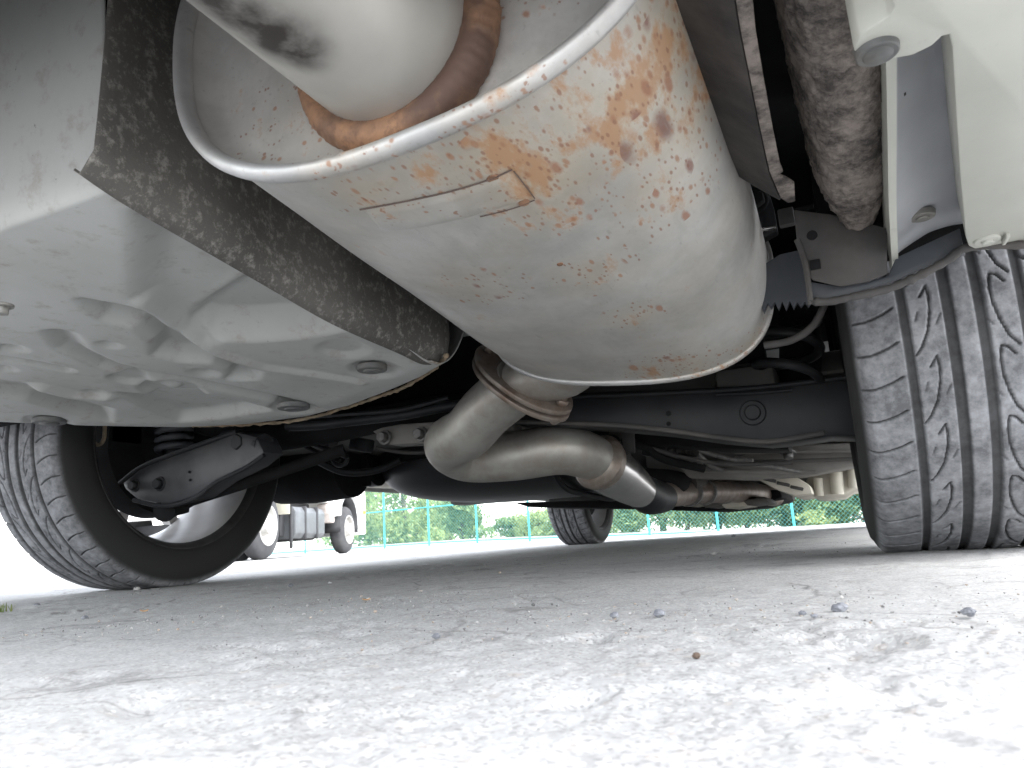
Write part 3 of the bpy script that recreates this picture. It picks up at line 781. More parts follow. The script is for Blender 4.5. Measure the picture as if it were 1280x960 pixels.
def bumper_side():
    # recessed grey panel, its bright edge flange and the cream cover panel standing proud of it
    a_ = [P(1118, -60, Z=.345), P(1200, -60, Z=.345), P(1203, 305, Z=.327), P(1160, 325, Z=.322), P(1119, 345, Z=.318)]
    nu, nv = 30, 20; v = []
    for i in range(nu):
        s = i/(nu-1)
        for j in range(nv):
            t = j/(nv-1)
            l_ = P(1116, -60+410*s, Z=.350-.03*s); r_ = P(1206, -60+380*s, Z=.362-.02*s)
            q = l_.lerp(r_, t); q.z += .010*sin(pi*t)*(1-.3*s); q.z += .0012*noise.noise(q*60)
            v.append(q)
    me = recalc(mesh('recess_panel', v, grid_faces(nu, nv)))
    o = own(link('recess_panel', me, M['primer'])); md = o.modifiers.new('thick', 'SOLIDIFY'); md.thickness = .002
    n_ = Vector((0, -.15, -1)).normalized()
    c = P(1153, 272, Z=.3335)
    bm = bmesh.new(); cyl_bm(bm, c+Vector((0, 0, .006)), c-Vector((0, 0, .0005)), .0125, .0115, 28); cyl_bm(bm, c, c-Vector((0, 0, .0022)), .0062, .0056, 20)
    bm_obj('washer_bolt', bm, M['washer'], o, .0008, 1)
    for k, (x, y) in enumerate(((1124, 118), (1123, 132), (1123, 165), (1124, 181), (1122, 197), (1122, 217))):
        c = P(x+3, y, Z=.342); disc_bolt('dirt_drip', c+Vector((0, 0, .003)), (0, 0, -1), .003, .004, M['dusty'], o, hexa=False)
    # flange edge
    fl = [P(1112, -60, Z=.338), P(1114, 60, Z=.335), P(1115, 160, Z=.33), P(1116, 260, Z=.318), P(1119, 330, Z=.305), P(1119, 349, Z=.302)]
    path = catmull(fl, 8); v = []
    for q in path:
        for dx, dz in ((-.003, 0), (.003, 0), (.0035, .05), (-.0035, .05)): v.append(q+Vector((dx, 0, dz)))
    f = grid_faces(len(path), 4, False, True); f += [(0, 1, 2, 3), tuple(len(v)-4+k for k in (3, 2, 1, 0))]
    own(link('edge_flange', recalc(mesh('edge_flange', v, f)), M['cream'], None, 30))
    # cream cover: plate with rounded corner, side wall and a bolt tab
    Z0 = .300
    out = [(1420, -80), (1098, -80), (1108, -18), (1118, 10), (1110, 22), (1090, 34), (1074, 46), (1068, 62), (1070, 76), (1078, 81), (1092, 80), (1115, 74), (1140, 70), (1165, 58), (1178, 46), (1186, 44), (1190, 60), (1194, 130), (1200, 220), (1207, 296), (1211, 308), (1222, 313), (1250, 312), (1300, 306), (1420, 290)]
    pts = [P(x, y, Z=Z0) for x, y in out]
    o2 = own(plate('bumper_cover', pts, (0, 0, .05), M['cream'], None, .004)); o2['label'] = 'cream plastic bumper underside with a bolted tab'
    c = P(1096, 62, Z=Z0)
    bm = bmesh.new(); cyl_bm(bm, c+Vector((0, 0, .004)), c-Vector((0, 0, .0035)), .0118, .0108, 32); cyl_bm(bm, c-Vector((0, 0, .003)), c-Vector((0, 0, .0042)), .008, .0075, 28)
    bm_obj('push_rivet', bm, M['plug'], o2, .0008, 1)
    c = P(1234, 299, Z=Z0)
    bm = bmesh.new(); cyl_bm(bm, c+Vector((0, 0, .004)), c-Vector((0, 0, .002)), .0125, .011, 28); cyl_bm(bm, c-Vector((0, 0, .001)), c-Vector((0, 0, .0045)), .0055, .005, 20)
    bm_obj('push_rivet', bm, M['cream'], o2, .0008, 1)
    box('clip_rib', P(1257, 298, Z=Z0-.002), (.003, .022, .006), M['cream'], o2, .0008)
bumper_side()
# bump stop bracket with ragged dust boot between silencer and bracket
def boots():
    def ragged(name, top, bottom, Y, mat, n_=22, amp=10):
        pts = [P(x, y, Y=Y) for x, y in top]
        bx0, by0, bx1, by1 = bottom
        for i in range(n_+1):
            t = i/n_; x = bx0+(bx1-bx0)*t; y = by0+(by1-by0)*t+(amp*random.uniform(.5, 1.1) if i % 2 else random.uniform(-2, 2))
            pts.append(P(x, y, Y=Y))
        return own(plate(name, pts, (0, .01, 0), mat, None, 0))
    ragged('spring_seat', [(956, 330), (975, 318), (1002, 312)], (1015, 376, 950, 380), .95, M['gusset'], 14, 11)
    ragged('dust_boot', [(1062, 478), (975, 484)], (966, 455, 1062, 452), 1.42, M['bracket'], 18, -8)
    own(tube('coil_spring', [P(985+40*cos(k*.5)*1, 395+k*3.2+10*sin(k*.5), Y=1.22+.055*sin(k*.5)) for k in range(26)], .008, M['black'], None, 10, 4))
    own(tube('bump_stop', [P(1000, 385, Y=1.36), P(1000, 500, Y=1.36)], .035, M['blackdull'], None, 20, spline=False))
    own(tube('brake_hose', [P(955, 432, Y=1.0), P(990, 425, Y=1.0), P(1018, 405, Y=1.0), P(1035, 370, Y=1.0)], .005, M['bracket'], None, 10))
    c = [P(x, y, Y=.96) for x, y in ((938, 236), (950, 233), (961, 240), (968, 262), (972, 288), (950, 300), (930, 280))]
    o = own(plate('hanger_bracket', c, (0, .02, 0), M['black'], None, .002))
    disc_bolt('hanger_bolt', P(946, 252, Y=.958), (0, -1, 0), .012, .014, M['blackdull'], o, .016)
    box('hanger_pin', P(955, 287, Y=.95), (.03, .01, .004), M['shiny'], o, .001)
    box('clip', P(983, 272, Y=.9), (.018, .012, .022), M['bracket'], o, .002)
boots()

# --- rear suspension arms
def channel(name, outl, Y, dep, mat):
    return own(plate(name, [P(x, y, Y=Y) for x, y in outl], (0, dep, 0), mat, None, .005))
ARM = channel('lower_arm', [(630, 500), (700, 492), (760, 489), (835, 487), (940, 481), (1010, 474), (1075, 466), (1078, 546), (1040, 545), (1000, 551), (960, 555), (900, 550), (835, 541), (760, 534), (640, 530)], 1.22, .09, M['black'])
ARM['label'] = 'black pressed right rear lower arm'
tube('arm_rib', [P(x, y, Y=1.217) for x, y in ((700, 497), (835, 491), (940, 485), (1070, 470))], .004, M['black'], ARM, 8)
tube('arm_rib', [P(x, y, Y=1.217) for x, y in ((895, 493), (945, 491), (990, 487))], .003, M['black'], ARM, 8)
tube('arm_rib', [P(x, y, Y=1.217) for x, y in ((640, 527), (760, 531), (835, 538), (900, 547), (960, 552), (1030, 541))], .004, M['bracket'], ARM, 8)
c = P(941, 516, Y=1.22)
bm = bmesh.new(); cyl_bm(bm, c+Vector((0, .003, 0)), c-Vector((0, .003, 0)), .022, .020, 32); cyl_bm(bm, c, c-Vector((0, .008, 0)), .0135, .012, 28); bm_obj('arm_boss', bm, M['black'], ARM, .0012, 1)
for y, r_ in ((517, .005), (530, .0042)): disc_bolt('arm_hole', P(836, y, Y=1.222), (0, -1, 0), r_, .0025, M['blackdull'], ARM, hexa=False)
LARM = own(plate('lower_arm', [P(x, y, Y=Y) for x, y, Y in ((152, 603, 1.09), (165, 594, 1.09), (176, 584, 1.09), (215, 569, 1.09), (262, 552, 1.085), (296, 540, 1.08), (320, 545, 1.08), (330, 566, 1.08), (308, 583, 1.08), (270, 602, 1.085), (242, 622, 1.09), (206, 632, 1.09), (170, 624, 1.09), (156, 612, 1.09))], (0, .06, .002), M['armgrey'], None, .006))
LARM['label'] = 'black pressed left rear lower arm with bolt heads'
tube('arm_flange', [P(x, y, Y=1.083) for x, y in ((150, 604), (176, 584), (215, 568), (262, 551), (296, 539))], .005, M['black'], LARM, 8)
tube('arm_flange', [P(x, y, Y=1.083) for x, y in ((167, 625), (206, 633), (242, 623), (270, 603), (308, 584), (330, 569))], .0045, M['black'], LARM, 8)
for x, y, r_ in ((201, 605, .012), (170, 607, .011), (301, 553, .017)): disc_bolt('arm_bolt', P(x, y, Y=1.092), (0, -1, 0), r_, .014, M['black'], LARM, r_*1.35)
for x, y in ((237, 590), (238, 600)): disc_bolt('arm_hole', P(x, y, Y=1.086), (0, -1, 0), .003, .002, M['blackdull'], LARM, hexa=False)
own(tube('toe_link', [P(198, 638, Y=1.14), P(250, 622, Y=1.15), P(330, 596, Y=1.18), P(430, 562, Y=1.25)], .0125, M['blackdull'], None, 14))
own(tube('ball_joint', [P(205, 640, Y=1.10), P(214, 632, Y=1.13), P(236, 630, Y=1.16)], [.022, .026, .018], M['blackdull'], None, 16, 4))
sp = []
for k in range(60):
    a_ = k*.55; c = P(218, 568-k*.9, Y=1.17); sp.append(c+Vector((.034*cos(a_), .034*sin(a_), 0)))
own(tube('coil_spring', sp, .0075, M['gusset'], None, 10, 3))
own(tube('shock_absorber', [P(216, 580, Y=1.17), P(216, 500, Y=1.17)], .017, M['black'], None, 20, spline=False))
own(tube('brake_line', [P(108, 520, Y=1.02), P(112, 545, Y=1.02), P(122, 556, Y=1.02), P(130, 548, Y=1.02), P(131, 520, Y=1.02)], .004, M['rusty'], None, 8, 6))
own(tube('subframe', [P(290, 548, Y=1.16), P(340, 545, Y=1.22), P(420, 535, Y=1.26), P(520, 515, Y=1.3), P(640, 505, Y=1.32)], [.035, .035, .03, .028, .03], M['blackdull'], None, 18))
own(tube('upper_link', [P(250, 528, Y=1.22), P(275, 530, Y=1.20), P(310, 530, Y=1.18)], [.026, .032, .03], M['blackdull'], None, 16))
own(tube('pivot_sleeve', [P(285, 548, Y=1.12), P(330, 556, Y=1.10)], .022, M['black'], None, 18, spline=False))
SB = own(tube('sway_bar', [P(360, 533, Y=1.16), P(400, 531, Y=1.15), P(440, 526, Y=1.15), P(500, 519, Y=1.16), P(560, 508, Y=1.18), P(640, 500, Y=1.2)], .010, M['black'], None, 12))
own(tube('brake_pipe', [P(370, 523, Y=1.13), P(430, 518, Y=1.12), P(500, 512, Y=1.13), P(560, 497, Y=1.15)], .004, M['black'], None, 8))
own(tube('cable', [P(378, 547, Y=1.3), P(400, 558, Y=1.3), P(432, 570, Y=1.3)], .006, M['black'], None, 8))
own(tube('cable', [P(376, 555, Y=1.3), P(398, 566, Y=1.3), P(425, 576, Y=1.3)], .005, M['black'], None, 8))
own(tube('link_eye', [P(425+9*cos(a_), 573+9*sin(a_), Y=1.3) for a_ in np.linspace(0, 2*pi, 14)], .005, M['black'], None, 8, 2))
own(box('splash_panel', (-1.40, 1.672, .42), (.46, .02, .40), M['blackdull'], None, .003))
# grey cast bracket above the tank
DB = own(plate('diff_bracket', [P(x, y, Y=1.27) for x, y in ((462, 537), (500, 530), (560, 526), (640, 522), (640, 552), (560, 553), (486, 556), (478, 548))], (0, .05, 0), M['floorpale'], None, .003))
for x, y in ((482, 547), (527, 543)): disc_bolt('bracket_bolt', P(x, y, Y=1.268), (0, -1, 0), .012, .02, M['bolt'], DB, .016)

# --- fuel tank, floor and sills further forward
def blob(name, c, s, mat, e=3.2, nu=48, nv=24, tilt=None):
    v = []
    for i in range(nu):
        a_ = 2*pi*i/nu
        for j in range(nv):
            b2 = -pi/2+pi*j/(nv-1)
            ca, sa, cb, sb = cos(a_), sin(a_), cos(b2), sin(b2)
            pw = lambda q: math.copysign(abs(q)**(2/e), q)
            v.append(Vector((c[0]+s[0]*pw(ca)*pw(cb), c[1]+s[1]*pw(sa)*pw(cb), c[2]+s[2]*pw(sb))))
    return own(link(name, recalc(mesh(name, v, grid_faces(nu, nv, True, False))), mat))
TK = blob('fuel_tank', (-.78, 1.98, .315), (.44, .34, .150), M['tank'], 3.6)
TK2 = blob('tank_saddle', (-.30, 2.0, .33), (.20, .30, .15), M['floor'], 4)
# tank weld flange: thin rim all round
v = []
for i in range(64):
    a_ = 2*pi*i/64; pw = lambda q: math.copysign(abs(q)**(2/3.6), q)
    for dr, dz in ((-.01, -.003), (.010, -.003), (.010, .003), (-.01, .003)): v.append(Vector((-.78+(.44+dr)*pw(cos(a_)), 1.98+(.34+dr)*pw(sin(a_)), .275+dz)))
link('tank_seam', recalc(mesh('tank_seam', v, grid_faces(64, 4, True, True))), M['black'], TK, 30)
# tank strap
own(tube('tank_strap', [Vector((-.62, 1.6, .36)), Vector((-.62, 1.66, .19)), Vector((-.62, 1.9, .158)), Vector((-.62, 2.2, .165)), Vector((-.62, 2.33, .30))], .008, M['black'], None, 8))
own(box('rocker_sill', (-1.50, 2.75, .30), (.16, 2.1, .07), M['paint'], None, .015))
own(box('rocker_sill', (.20, 2.75, .27), (.16, 2.1, .07), M['paint'], None, .015))
own(box('jack_seam', (-1.44, 2.75, .254), (.004, 2.0, .030), M['paint'], None, .001))
own(box('jack_seam', (.14, 2.75, .225), (.004, 2.0, .030), M['paint'], None, .001))
own(box('left_underguard', (-1.16, 2.75, .262), (.42, 1.9, .012), M['beige'], None, .004, Matrix.Rotation(radians(1.0), 3, 'X')))
own(tube('black_canister', [P(352, 592, Y=1.62), P(395, 588, Y=1.62), P(440, 582, Y=1.62)], [.085, .09, .085], M['blackdull'], None, 24, 6))
own(tube('rubber_mount', [P(470, 586, Y=1.72), P(455, 592, Y=1.72), P(448, 606, Y=1.72)], [.05, .045, .014], M['tank'], None, 18))
own(box('floor_pan', (-.65, 2.85, .33), (1.62, 2.9, .04), M['floor'], None, .01))
FL = own(box('floor_beam', (-.12, 2.0, .27), (.10, 1.5, .09), M['floor'], None, .015))
own(box('cross_member', (-.65, 2.45, .225), (1.35, .12, .07), M['floor'], None, .015))
own(box('cross_member', (-.65, 3.35, .21), (1.2, .30, .06), M['black'], None, .02))
own(box('engine_undertray', (-.62, 3.95, .20), (1.0, .7, .02), M['blackdull'], None, .008))
# ribbed heat shield of the tunnel and beige floor pieces seen past the right tyre
def tunnel():
    v = []; nu, nv = 60, 24
    for i in range(nu):
        y = 1.5+.9*i/(nu-1)
        for j in range(nv):
            a_ = pi*j/(nv-1); r_ = .11+.006*max(0, sin(i*1.05))*(1 if .2 < i/nu < .8 else 0)
            v.append(Vector((-.13+r_*cos(a_), y, .23+r_*.9*sin(a_))))
    o = own(link('tunnel_shield', recalc(mesh('tunnel_shield', v, grid_faces(nu, nv))), M['floor'])); md = o.modifiers.new('t', 'SOLIDIFY'); md.thickness = .003
tunnel()
for k in range(4):
    own(tube('shield_corrugation', [P(838+k*11, 560+k*2, Y=1.62), P(858+k*13, 580+k*2, Y=1.72), P(900+k*16, 592+k*1, Y=1.9)], .006, M['floor'], None, 8))
own(plate('floor_panel', [P(x, y, Y=1.75) for x, y in ((830, 560), (900, 562), (1000, 556), (1085, 552), (1085, 580), (1000, 596), (930, 600), (860, 598))], (0, .5, .02), M['floorpale'], None, .01))
own(tube('flex_hose', [P(800, 596, Y=1.8), P(830, 597, Y=1.8), P(852, 600, Y=1.85)], [.03, .036, .03], M['blackdull'], None, 20))
own(tube('drive_shaft', [P(858, 606, Y=2.0), P(930, 610, Y=2.6), P(985, 621, Y=3.4)], .03, M['floor'], None, 16))
for k, (x, y) in enumerate(((835, 629), (862, 630), (890, 632), (915, 633), (942, 629))):
    own(plate('undertray_scoop', [P(x-16, y-4, Y=2.35), P(x+14, y-8, Y=2.35), P(x+20, y-1, Y=2.35), P(x-8, y+3, Y=2.35)], (0, .3, 0), M['beige'] if k % 2 else M['floor'], None, .004))
own(plate('black_undertray', [P(x, y, Y=2.6) for x, y in ((640, 628), (800, 624), (975, 612), (978, 622), (945, 633), (880, 639), (760, 635), (660, 634))], (0, .6, 0), M['blackdull'], None, .006))
own(plate('hanger_stay', [P(x, y, Y=1.42) for x, y in ((776, 535), (792, 538), (793, 566), (779, 566))], (0, .01, 0), M['bracket'], None, .002))

def crumple(name, x0, x1, y0, y1, z0, amp, mat, sd, nu=70, nv=90, tilt=0.):
    xs = np.linspace(x0, x1, nu); ys = np.linspace(y0, y1, nv); X, Y = np.meshgrid(xs, ys, indexing='ij')
    n1 = fbm(X*9+sd, Y*7, o=3, seed=sd); n2 = fbm(X*26, Y*18+sd, o=3, seed=sd+3)
    z = z0+amp*(abs(n1-.5)*2)+amp*.35*n2+tilt*(Y-y0)
    z += .05*sstep(.035, 0, np.minimum(np.minimum(X-x0, x1-X), np.minimum(Y-y0, y1-Y)))
    i, j = np.meshgrid(np.arange(nu-1), np.arange(nv-1), indexing='ij')
    q = np.stack([i*nv+j, i*nv+j+1, (i+1)*nv+j+1, (i+1)*nv+j], -1).reshape(-1, 4)
    o = own(link(name, npmesh(name, np.stack([X, Y, z], -1).reshape(-1, 3), q), mat)); md = o.modifiers.new('t', 'SOLIDIFY'); md.thickness = .002; md.offset = 1
    return o
crumple('foil_heat_shield', -.34, .02, 1.62, 2.15, .225, .035, M['floor'], 3)
crumple('floor_skin', -.20, .16, 1.85, 2.75, .215, .05, M['floorpale'], 11, tilt=-.01)
crumple('front_underfloor', -.55, .20, 2.7, 3.5, .165, .045, M['floor'], 17)
own(plate('gap_shade_plate', [P(x, y, Y=1.5) for x, y in ((700, 536), (830, 540), (985, 549), (986, 562), (905, 561), (830, 556), (760, 560))], (0, .1, 0), M['blackdull'], None, .003))  # black plate standing in for the shade between arm and floor panel
for k, pts in enumerate((((850, 566), (960, 565), (1090, 563)), ((850, 575), (950, 577), (1088, 573)), ((862, 588), (950, 590), (1020, 590)))):
    own(tube('floor_rib', [P(x, y, Y=1.74) for x, y in pts], .0045, M['floor'] if k % 2 else M['floorpale'], None, 8))
PB = own(plate('pale_cover', [P(x, y, Y=1.9) for x, y in ((938, 594), (985, 590), (1012, 606), (1016, 617), (992, 620), (968, 611))], (0, .5, .0), M['beige'], None, .005))
for k in range(3): box('cover_slot', P(962+k*17, 600+k*5, Y=1.898), (.03, .006, .008), M['bracket'], PB, .002, Matrix.Rotation(.3, 3, 'Y'))
LB = own(plate('pale_casting', [P(x, y, Y=2.05) for x, y in ((1016, 588), (1040, 575), (1060, 566), (1100, 560), (1102, 604), (1070, 610), (1058, 618), (1030, 621), (1008, 619), (1006, 600))], (0, .6, 0), M['beige'], None, .014))
for x, y0, y1, r_ in ((1022, 598, 620, .012), (1045, 590, 618, .016), (1066, 580, 611, .014)): tube('casting_rib', [P(x, y0, Y=2.04), P(x+2, y1, Y=2.04)], r_, M['beige'], LB, 12, spline=False)
tube('casting_rib', [P(1018, 590, Y=2.04), P(1045, 580, Y=2.04), P(1075, 572, Y=2.04), P(1098, 574, Y=2.04)], .012, M['beige'], LB, 12)
for k, (x, y, z_, l_) in enumerate(((-.26, 1.9, .20, .20), (-.17, 2.1, .185, .26), (-.07, 2.25, .18, .22), (.03, 2.0, .205, .18))):
    own(tube('floor_pipe', [Vector((x, y-l_/2, z_+.02)), Vector((x+.01, y, z_)), Vector((x+.03, y+l_/2, z_+.01))], .012+.004*(k % 2), M['brownsteel'] if k % 2 else M['floor'], None, 12))
for k, (x, y, Y) in enumerate(((872, 575, 1.62), (1035, 577, 1.9), (985, 566, 1.72), (912, 588, 1.8))):
    disc_bolt('floor_bolt', P(x, y, Y=Y), (0, -.4, -1), .012, .014, M['bolt'], FL, .018)
# dusty clutter between the bend, the tank and the left arm
for name, pts, r_, mt in (('brake_line', [P(470, 560, Y=1.38), P(520, 566, Y=1.4), P(600, 556, Y=1.42), P(700, 545, Y=1.44)], .0045, 'bracket'),
                          ('vent_hose', [P(395, 575, Y=1.42), P(430, 590, Y=1.46), P(470, 588, Y=1.5), P(500, 575, Y=1.52)], .009, 'black'),
                          ('wiring_loom', [P(760, 548, Y=1.46), P(800, 556, Y=1.5), P(830, 574, Y=1.55), P(880, 586, Y=1.6)], .009, 'blackdull'),
                          ('cable', [P(790, 552, Y=1.5), P(840, 568, Y=1.55), P(905, 580, Y=1.62), P(990, 578, Y=1.66)], .0045, 'bracket'),
                          ('fuel_line', [P(850, 556, Y=1.6), P(910, 573, Y=1.66), P(1000, 590, Y=1.72)], .005, 'bolt')):
    own(tube(name, pts, r_, M[mt], None, 10))
for x, y, Y, sx, sz, mt in ((818, 563, 1.56, .05, .03, 'black'), (770, 552, 1.48, .03, .04, 'bracket'), (862, 575, 1.64, .045, .018, 'bracket'), (930, 575, 1.68, .04, .012, 'bolt'), (452, 556, 1.36, .05, .03, 'black'), (410, 548, 1.3, .04, .035, 'armgrey')):
    own(box('bracket', P(x, y, Y=Y), (sx, .03, sz), M[mt], None, .004, Matrix.Rotation(.25, 3, 'Y')))
# --- wheels
TW, TR = .215, .318
def tyre_mesh():
    NP, RP = 24, 58            # pitches around, rows per pitch
    pitch = 2*pi*TR/NP
    xs = np.linspace(-TW/2, TW/2, 130); ss = np.arange(RP)/RP*pitch
    Xg, Sg = np.meshgrid(xs, ss, indexing='ij')
    u = Xg/TW+.5
    dep = np.zeros_like(u); W = TW
    def groove(uc, hw, d):
        nonlocal dep
        dep = np.maximum(dep, d*sstep(hw+.0016, hw-.0004, abs(Xg+W/2-uc*W)))
    for uc, hw in ((.285, .0040), (.495, .0048), (.64, .0048), (.83, .0040)): groove(uc, hw, .0050)
    def sipe(pts, hw, d):
        nonlocal dep
        for off in (-2, -1, 0, 1, 2):
            for (u0, s0), (u1, s1) in zip(pts[:-1], pts[1:]):
                ax, ay, bx, by = u0*W, (s0+off)*pitch, u1*W, (s1+off)*pitch
                px_, py_ = Xg+W/2, Sg; L2 = (bx-ax)**2+(by-ay)**2
                t = np.clip(((px_-ax)*(bx-ax)+(py_-ay)*(by-ay))/L2, 0, 1)
                dd = np.hypot(px_-ax-t*(bx-ax), py_-ay-t*(by-ay))
                dep = np.maximum(dep, d*sstep(hw+.0009, hw-.0003, dd))
    # s grows upward on the rear face of the tyre
    for o_ in (0, .5):
        sipe([(.03, o_+.10), (.08, o_+.09), (.13, o_+.12), (.185, o_+.17), (.235, o_+.24)], .0009, .004)
        sipe([(.97, o_+.10), (.92, o_+.09), (.87, o_+.13), (.84, o_+.20)], .0012, .004)
    sipe([(.315, .02), (.345, .12), (.385, .34), (.408, .60), (.416, .82), (.410, .98), (.39, .90), (.372, .83)], .0008, .004)
    sipe([(.455, .55), (.43, .42)], .0007, .002); sipe([(.35, .62), (.335, .50)], .0007, .002)
    sipe([(.705, 1.0), (.695, .8), (.698, .6), (.718, .35), (.748, .12), (.79, -.02)], .0008, .004)
    sipe([(.705, 1.0), (.735, .97), (.765, .86)], .0008, .004)
    sipe([(.66, .4), (.685, .3)], .0007, .002)
    # tread radius across: crown and rounded shoulders
    tx = np.abs(xs)/(TW/2)
    rad = TR-.0045*tx**2-.016*np.clip((tx-.86)/.14, 0, 1)**2
    sw = [(.1115, .292), (.1145, .275), (.1155, .258), (.113, .243), (.108, .234), (.103, .232), (.098, .229)]
    nw = len(sw); n = NP*RP
    prof_x = np.concatenate([[-x for x, r in reversed(sw)], xs, [x for x, r in sw]])
    th = np.arange(n)/n*2*pi
    rr = np.zeros((len(prof_x), n)); tread = np.zeros_like(rr)
    rr[:nw] = np.array([r for x, r in reversed(sw)])[:, None]; rr[-nw:] = np.array([r for x, r in sw])[:, None]
    D = np.tile(dep, (1, NP)); rr[nw:-nw] = rad[:, None]-D
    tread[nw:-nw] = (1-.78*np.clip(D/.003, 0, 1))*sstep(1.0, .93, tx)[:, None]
    Xa = np.repeat(prof_x[:, None], n, 1)
    # th = 0 at bottom, rising on the rear (-Y) side
    Yv = -rr*np.sin(th)[None, :]; Zv = -rr*np.cos(th)[None, :]
    fl = -(TR-.0045)
    bul = np.clip((fl-Zv)/.01, 0, 1); Zv = np.maximum(Zv, fl + np.where(rr < TR-.008, .004, 0)*0 + (TR-.0045-0*rr)*0)
    deepm = np.zeros_like(rr); deepm[nw:-nw] = D
    Zv = np.where(bul > 0, np.minimum(fl+deepm*.9, -fl), Zv)
    v = np.stack([Xa, Yv, Zv], -1).reshape(-1, 3)
    nu, nv = Xa.shape
    i, j = np.meshgrid(np.arange(nu-1), np.arange(nv), indexing='ij')
    q = np.stack([i*nv+j, i*nv+(j+1) % nv, (i+1)*nv+(j+1) % nv, (i+1)*nv+j], -1).reshape(-1, 4)
    me = npmesh('tyre', v, q)
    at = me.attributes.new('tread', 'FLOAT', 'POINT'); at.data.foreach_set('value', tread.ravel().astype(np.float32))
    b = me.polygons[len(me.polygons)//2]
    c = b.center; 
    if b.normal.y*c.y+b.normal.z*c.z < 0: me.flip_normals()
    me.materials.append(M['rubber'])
    return me
TYRE = tyre_mesh()
def rim_mesh():
    # barrel, flanges; outer side +X
    prof = [(-.096, .230), (-.104, .237), (-.108, .238), (-.109, .234), (-.104, .227), (-.092, .221), (-.07, .214), (-.02, .206), (.03, .200), (.062, .203), (.085, .212), (.098, .222), (.104, .233), (.108, .236), (.104, .234), (.096, .226), (.08, .218), (.03, .206), (-.02, .212), (-.07, .220), (-.096, .230)]
    v, f = lathe_geo(prof, 96)
    me = recalc(mesh('wheel', v, f)); b = bmesh.new(); b.from_mesh(me)
    # ten spokes in pairs and the hub face
    for k in range(5):
        for s in (-.20, .20):
            a_ = .36+2*pi*k/5+s*.75; e = .36+2*pi*k/5+s*1.15
            p0 = Vector((.066, .055*sin(a_), -.055*cos(a_))); p1 = Vector((.088, .207*sin(e), -.207*cos(e)))
            d = p1-p0; tz = d.normalized(); tx = Vector((1, 0, 0)); tx = (tx-tz*tx.dot(tz)).normalized(); ty = tz.cross(tx)
            R_ = Matrix((tx, ty, tz)).transposed()
            box_bm(b, (p0+p1)/2, (.026, .026, d.length), R_)
    cyl_bm(b, (.045, 0, 0), (.088, 0, 0), .075, .066, 40)
    b.to_mesh(me); b.free(); me.polygons.foreach_set('use_smooth', [True]*len(me.polygons))
    try: me.set_sharp_from_angle(angle=radians(35))
    except Exception: pass
    me.materials.append(M['alloy']); me.materials.append(M['rimdirt'])
    for p_ in me.polygons:
        c = p_.center
        if c.x < -.085: p_.material_index = 1
    return me
RIM = rim_mesh()
b = bmesh.new(); cyl_bm(b, (.018, 0, 0), (.036, 0, 0), .145, .145, 64); cyl_bm(b, (.03, 0, 0), (.05, 0, 0), .08, .075, 40)
DISC = bpy.data.meshes.new('brake_disc'); b.to_mesh(DISC); b.free(); DISC.materials.append(M['disc'])
b = bmesh.new(); cyl_bm(b, (-.045, 0, 0), (.016, 0, 0), .155, .160, 64); cyl_bm(b, (-.11, 0, .0), (-.04, 0, 0), .05, .075, 32); box_bm(b, (-.01, .11, .06), (.07, .07, .12)); box_bm(b, (-.06, -.02, .03), (.06, .10, .16))
DUST = bpy.data.meshes.new('dust_shield'); b.to_mesh(DUST); b.free(); DUST.materials.append(M['blackdull'])
def wheel(x, y, left, toe=0., camber=0.):
    o = link('wheel', RIM)
    o.parent = CAR; o.matrix_parent_inverse = _INV
    o.location = (x, y, TR-.0045); o.rotation_euler = (0, radians(camber), (pi if left else 0)+radians(toe))
    for n_, me in (('tyre', TYRE), ('brake_disc', DISC), ('dust_shield', DUST)):
        link(n_, me, None, o)
    return o
WR = wheel(.035+TW/2, 1.255, False); WR['label'] = 'right rear wheel with grey scuffed tread close to the lens'
WL = wheel(-1.345-TW/2, 1.215, True); WL['label'] = 'left rear wheel, its open inner barrel showing'
W3 = wheel(-1.275-TW/2, 4.08, True); W3['label'] = 'left front wheel far ahead under the car'
W4 = wheel(.115+TW/2, 4.08, False)

# --- outer body of the car
def side(x0, x1):
    arch = lambda cy, r: [(cy+r*cos(t), .318+r*sin(t)) for t in np.linspace(0, pi, 14)]
    out = [(.18, .36), (.80, .30)]
    out = [(.22, .36), (.86, .33)]
    a1 = [(1.235-.385*cos(t), .318+.385*sin(t)) for t in np.linspace(.05, pi-.05, 16)]
    a2 = [(4.08-.385*cos(t), .318+.385*sin(t)) for t in np.linspace(.05, pi-.05, 16)]
    out = [(.12, .36)] + a1 + [(1.66, .265), (3.64, .265)] + a2 + [(4.80, .26), (4.93, .40), (4.89, .62), (4.65, .74), (3.6, .92), (1.2, .98), (.25, .98), (.1, .80)]
    return own(plate('side_panel', [Vector((x0, y, z)) for y, z in out], (x1-x0, 0, 0), M['paint'], None, .006))
side(-1.615, -1.575); side(.255, .30)
def shellbox(name, yz, x0, x1, mat, bev=.02): return own(plate(name, [Vector((x0, y, z)) for y, z in yz], (x1-x0, 0, 0), mat, None, bev))
shellbox('rear_bumper', [(.12, .36), (.06, .45), (.055, .60), (.09, .66), (.17, .66), (.17, .36)], -1.57, .25, M['paint'])
shellbox('tail_gate', [(.13, .664), (.12, .98), (.22, 1.02), (.28, .98), (.28, .664)], -1.57, .25, M['paint'])
shellbox('front_bumper', [(4.75, .25), (4.89, .28), (4.93, .45), (4.87, .62), (4.75, .64)], -1.57, .25, M['paint'])
shellbox('bonnet', [(3.5, .90), (4.70, .72), (4.75, .66), (4.75, .70), (3.5, .95)], -1.57, .25, M['paint'], .006)
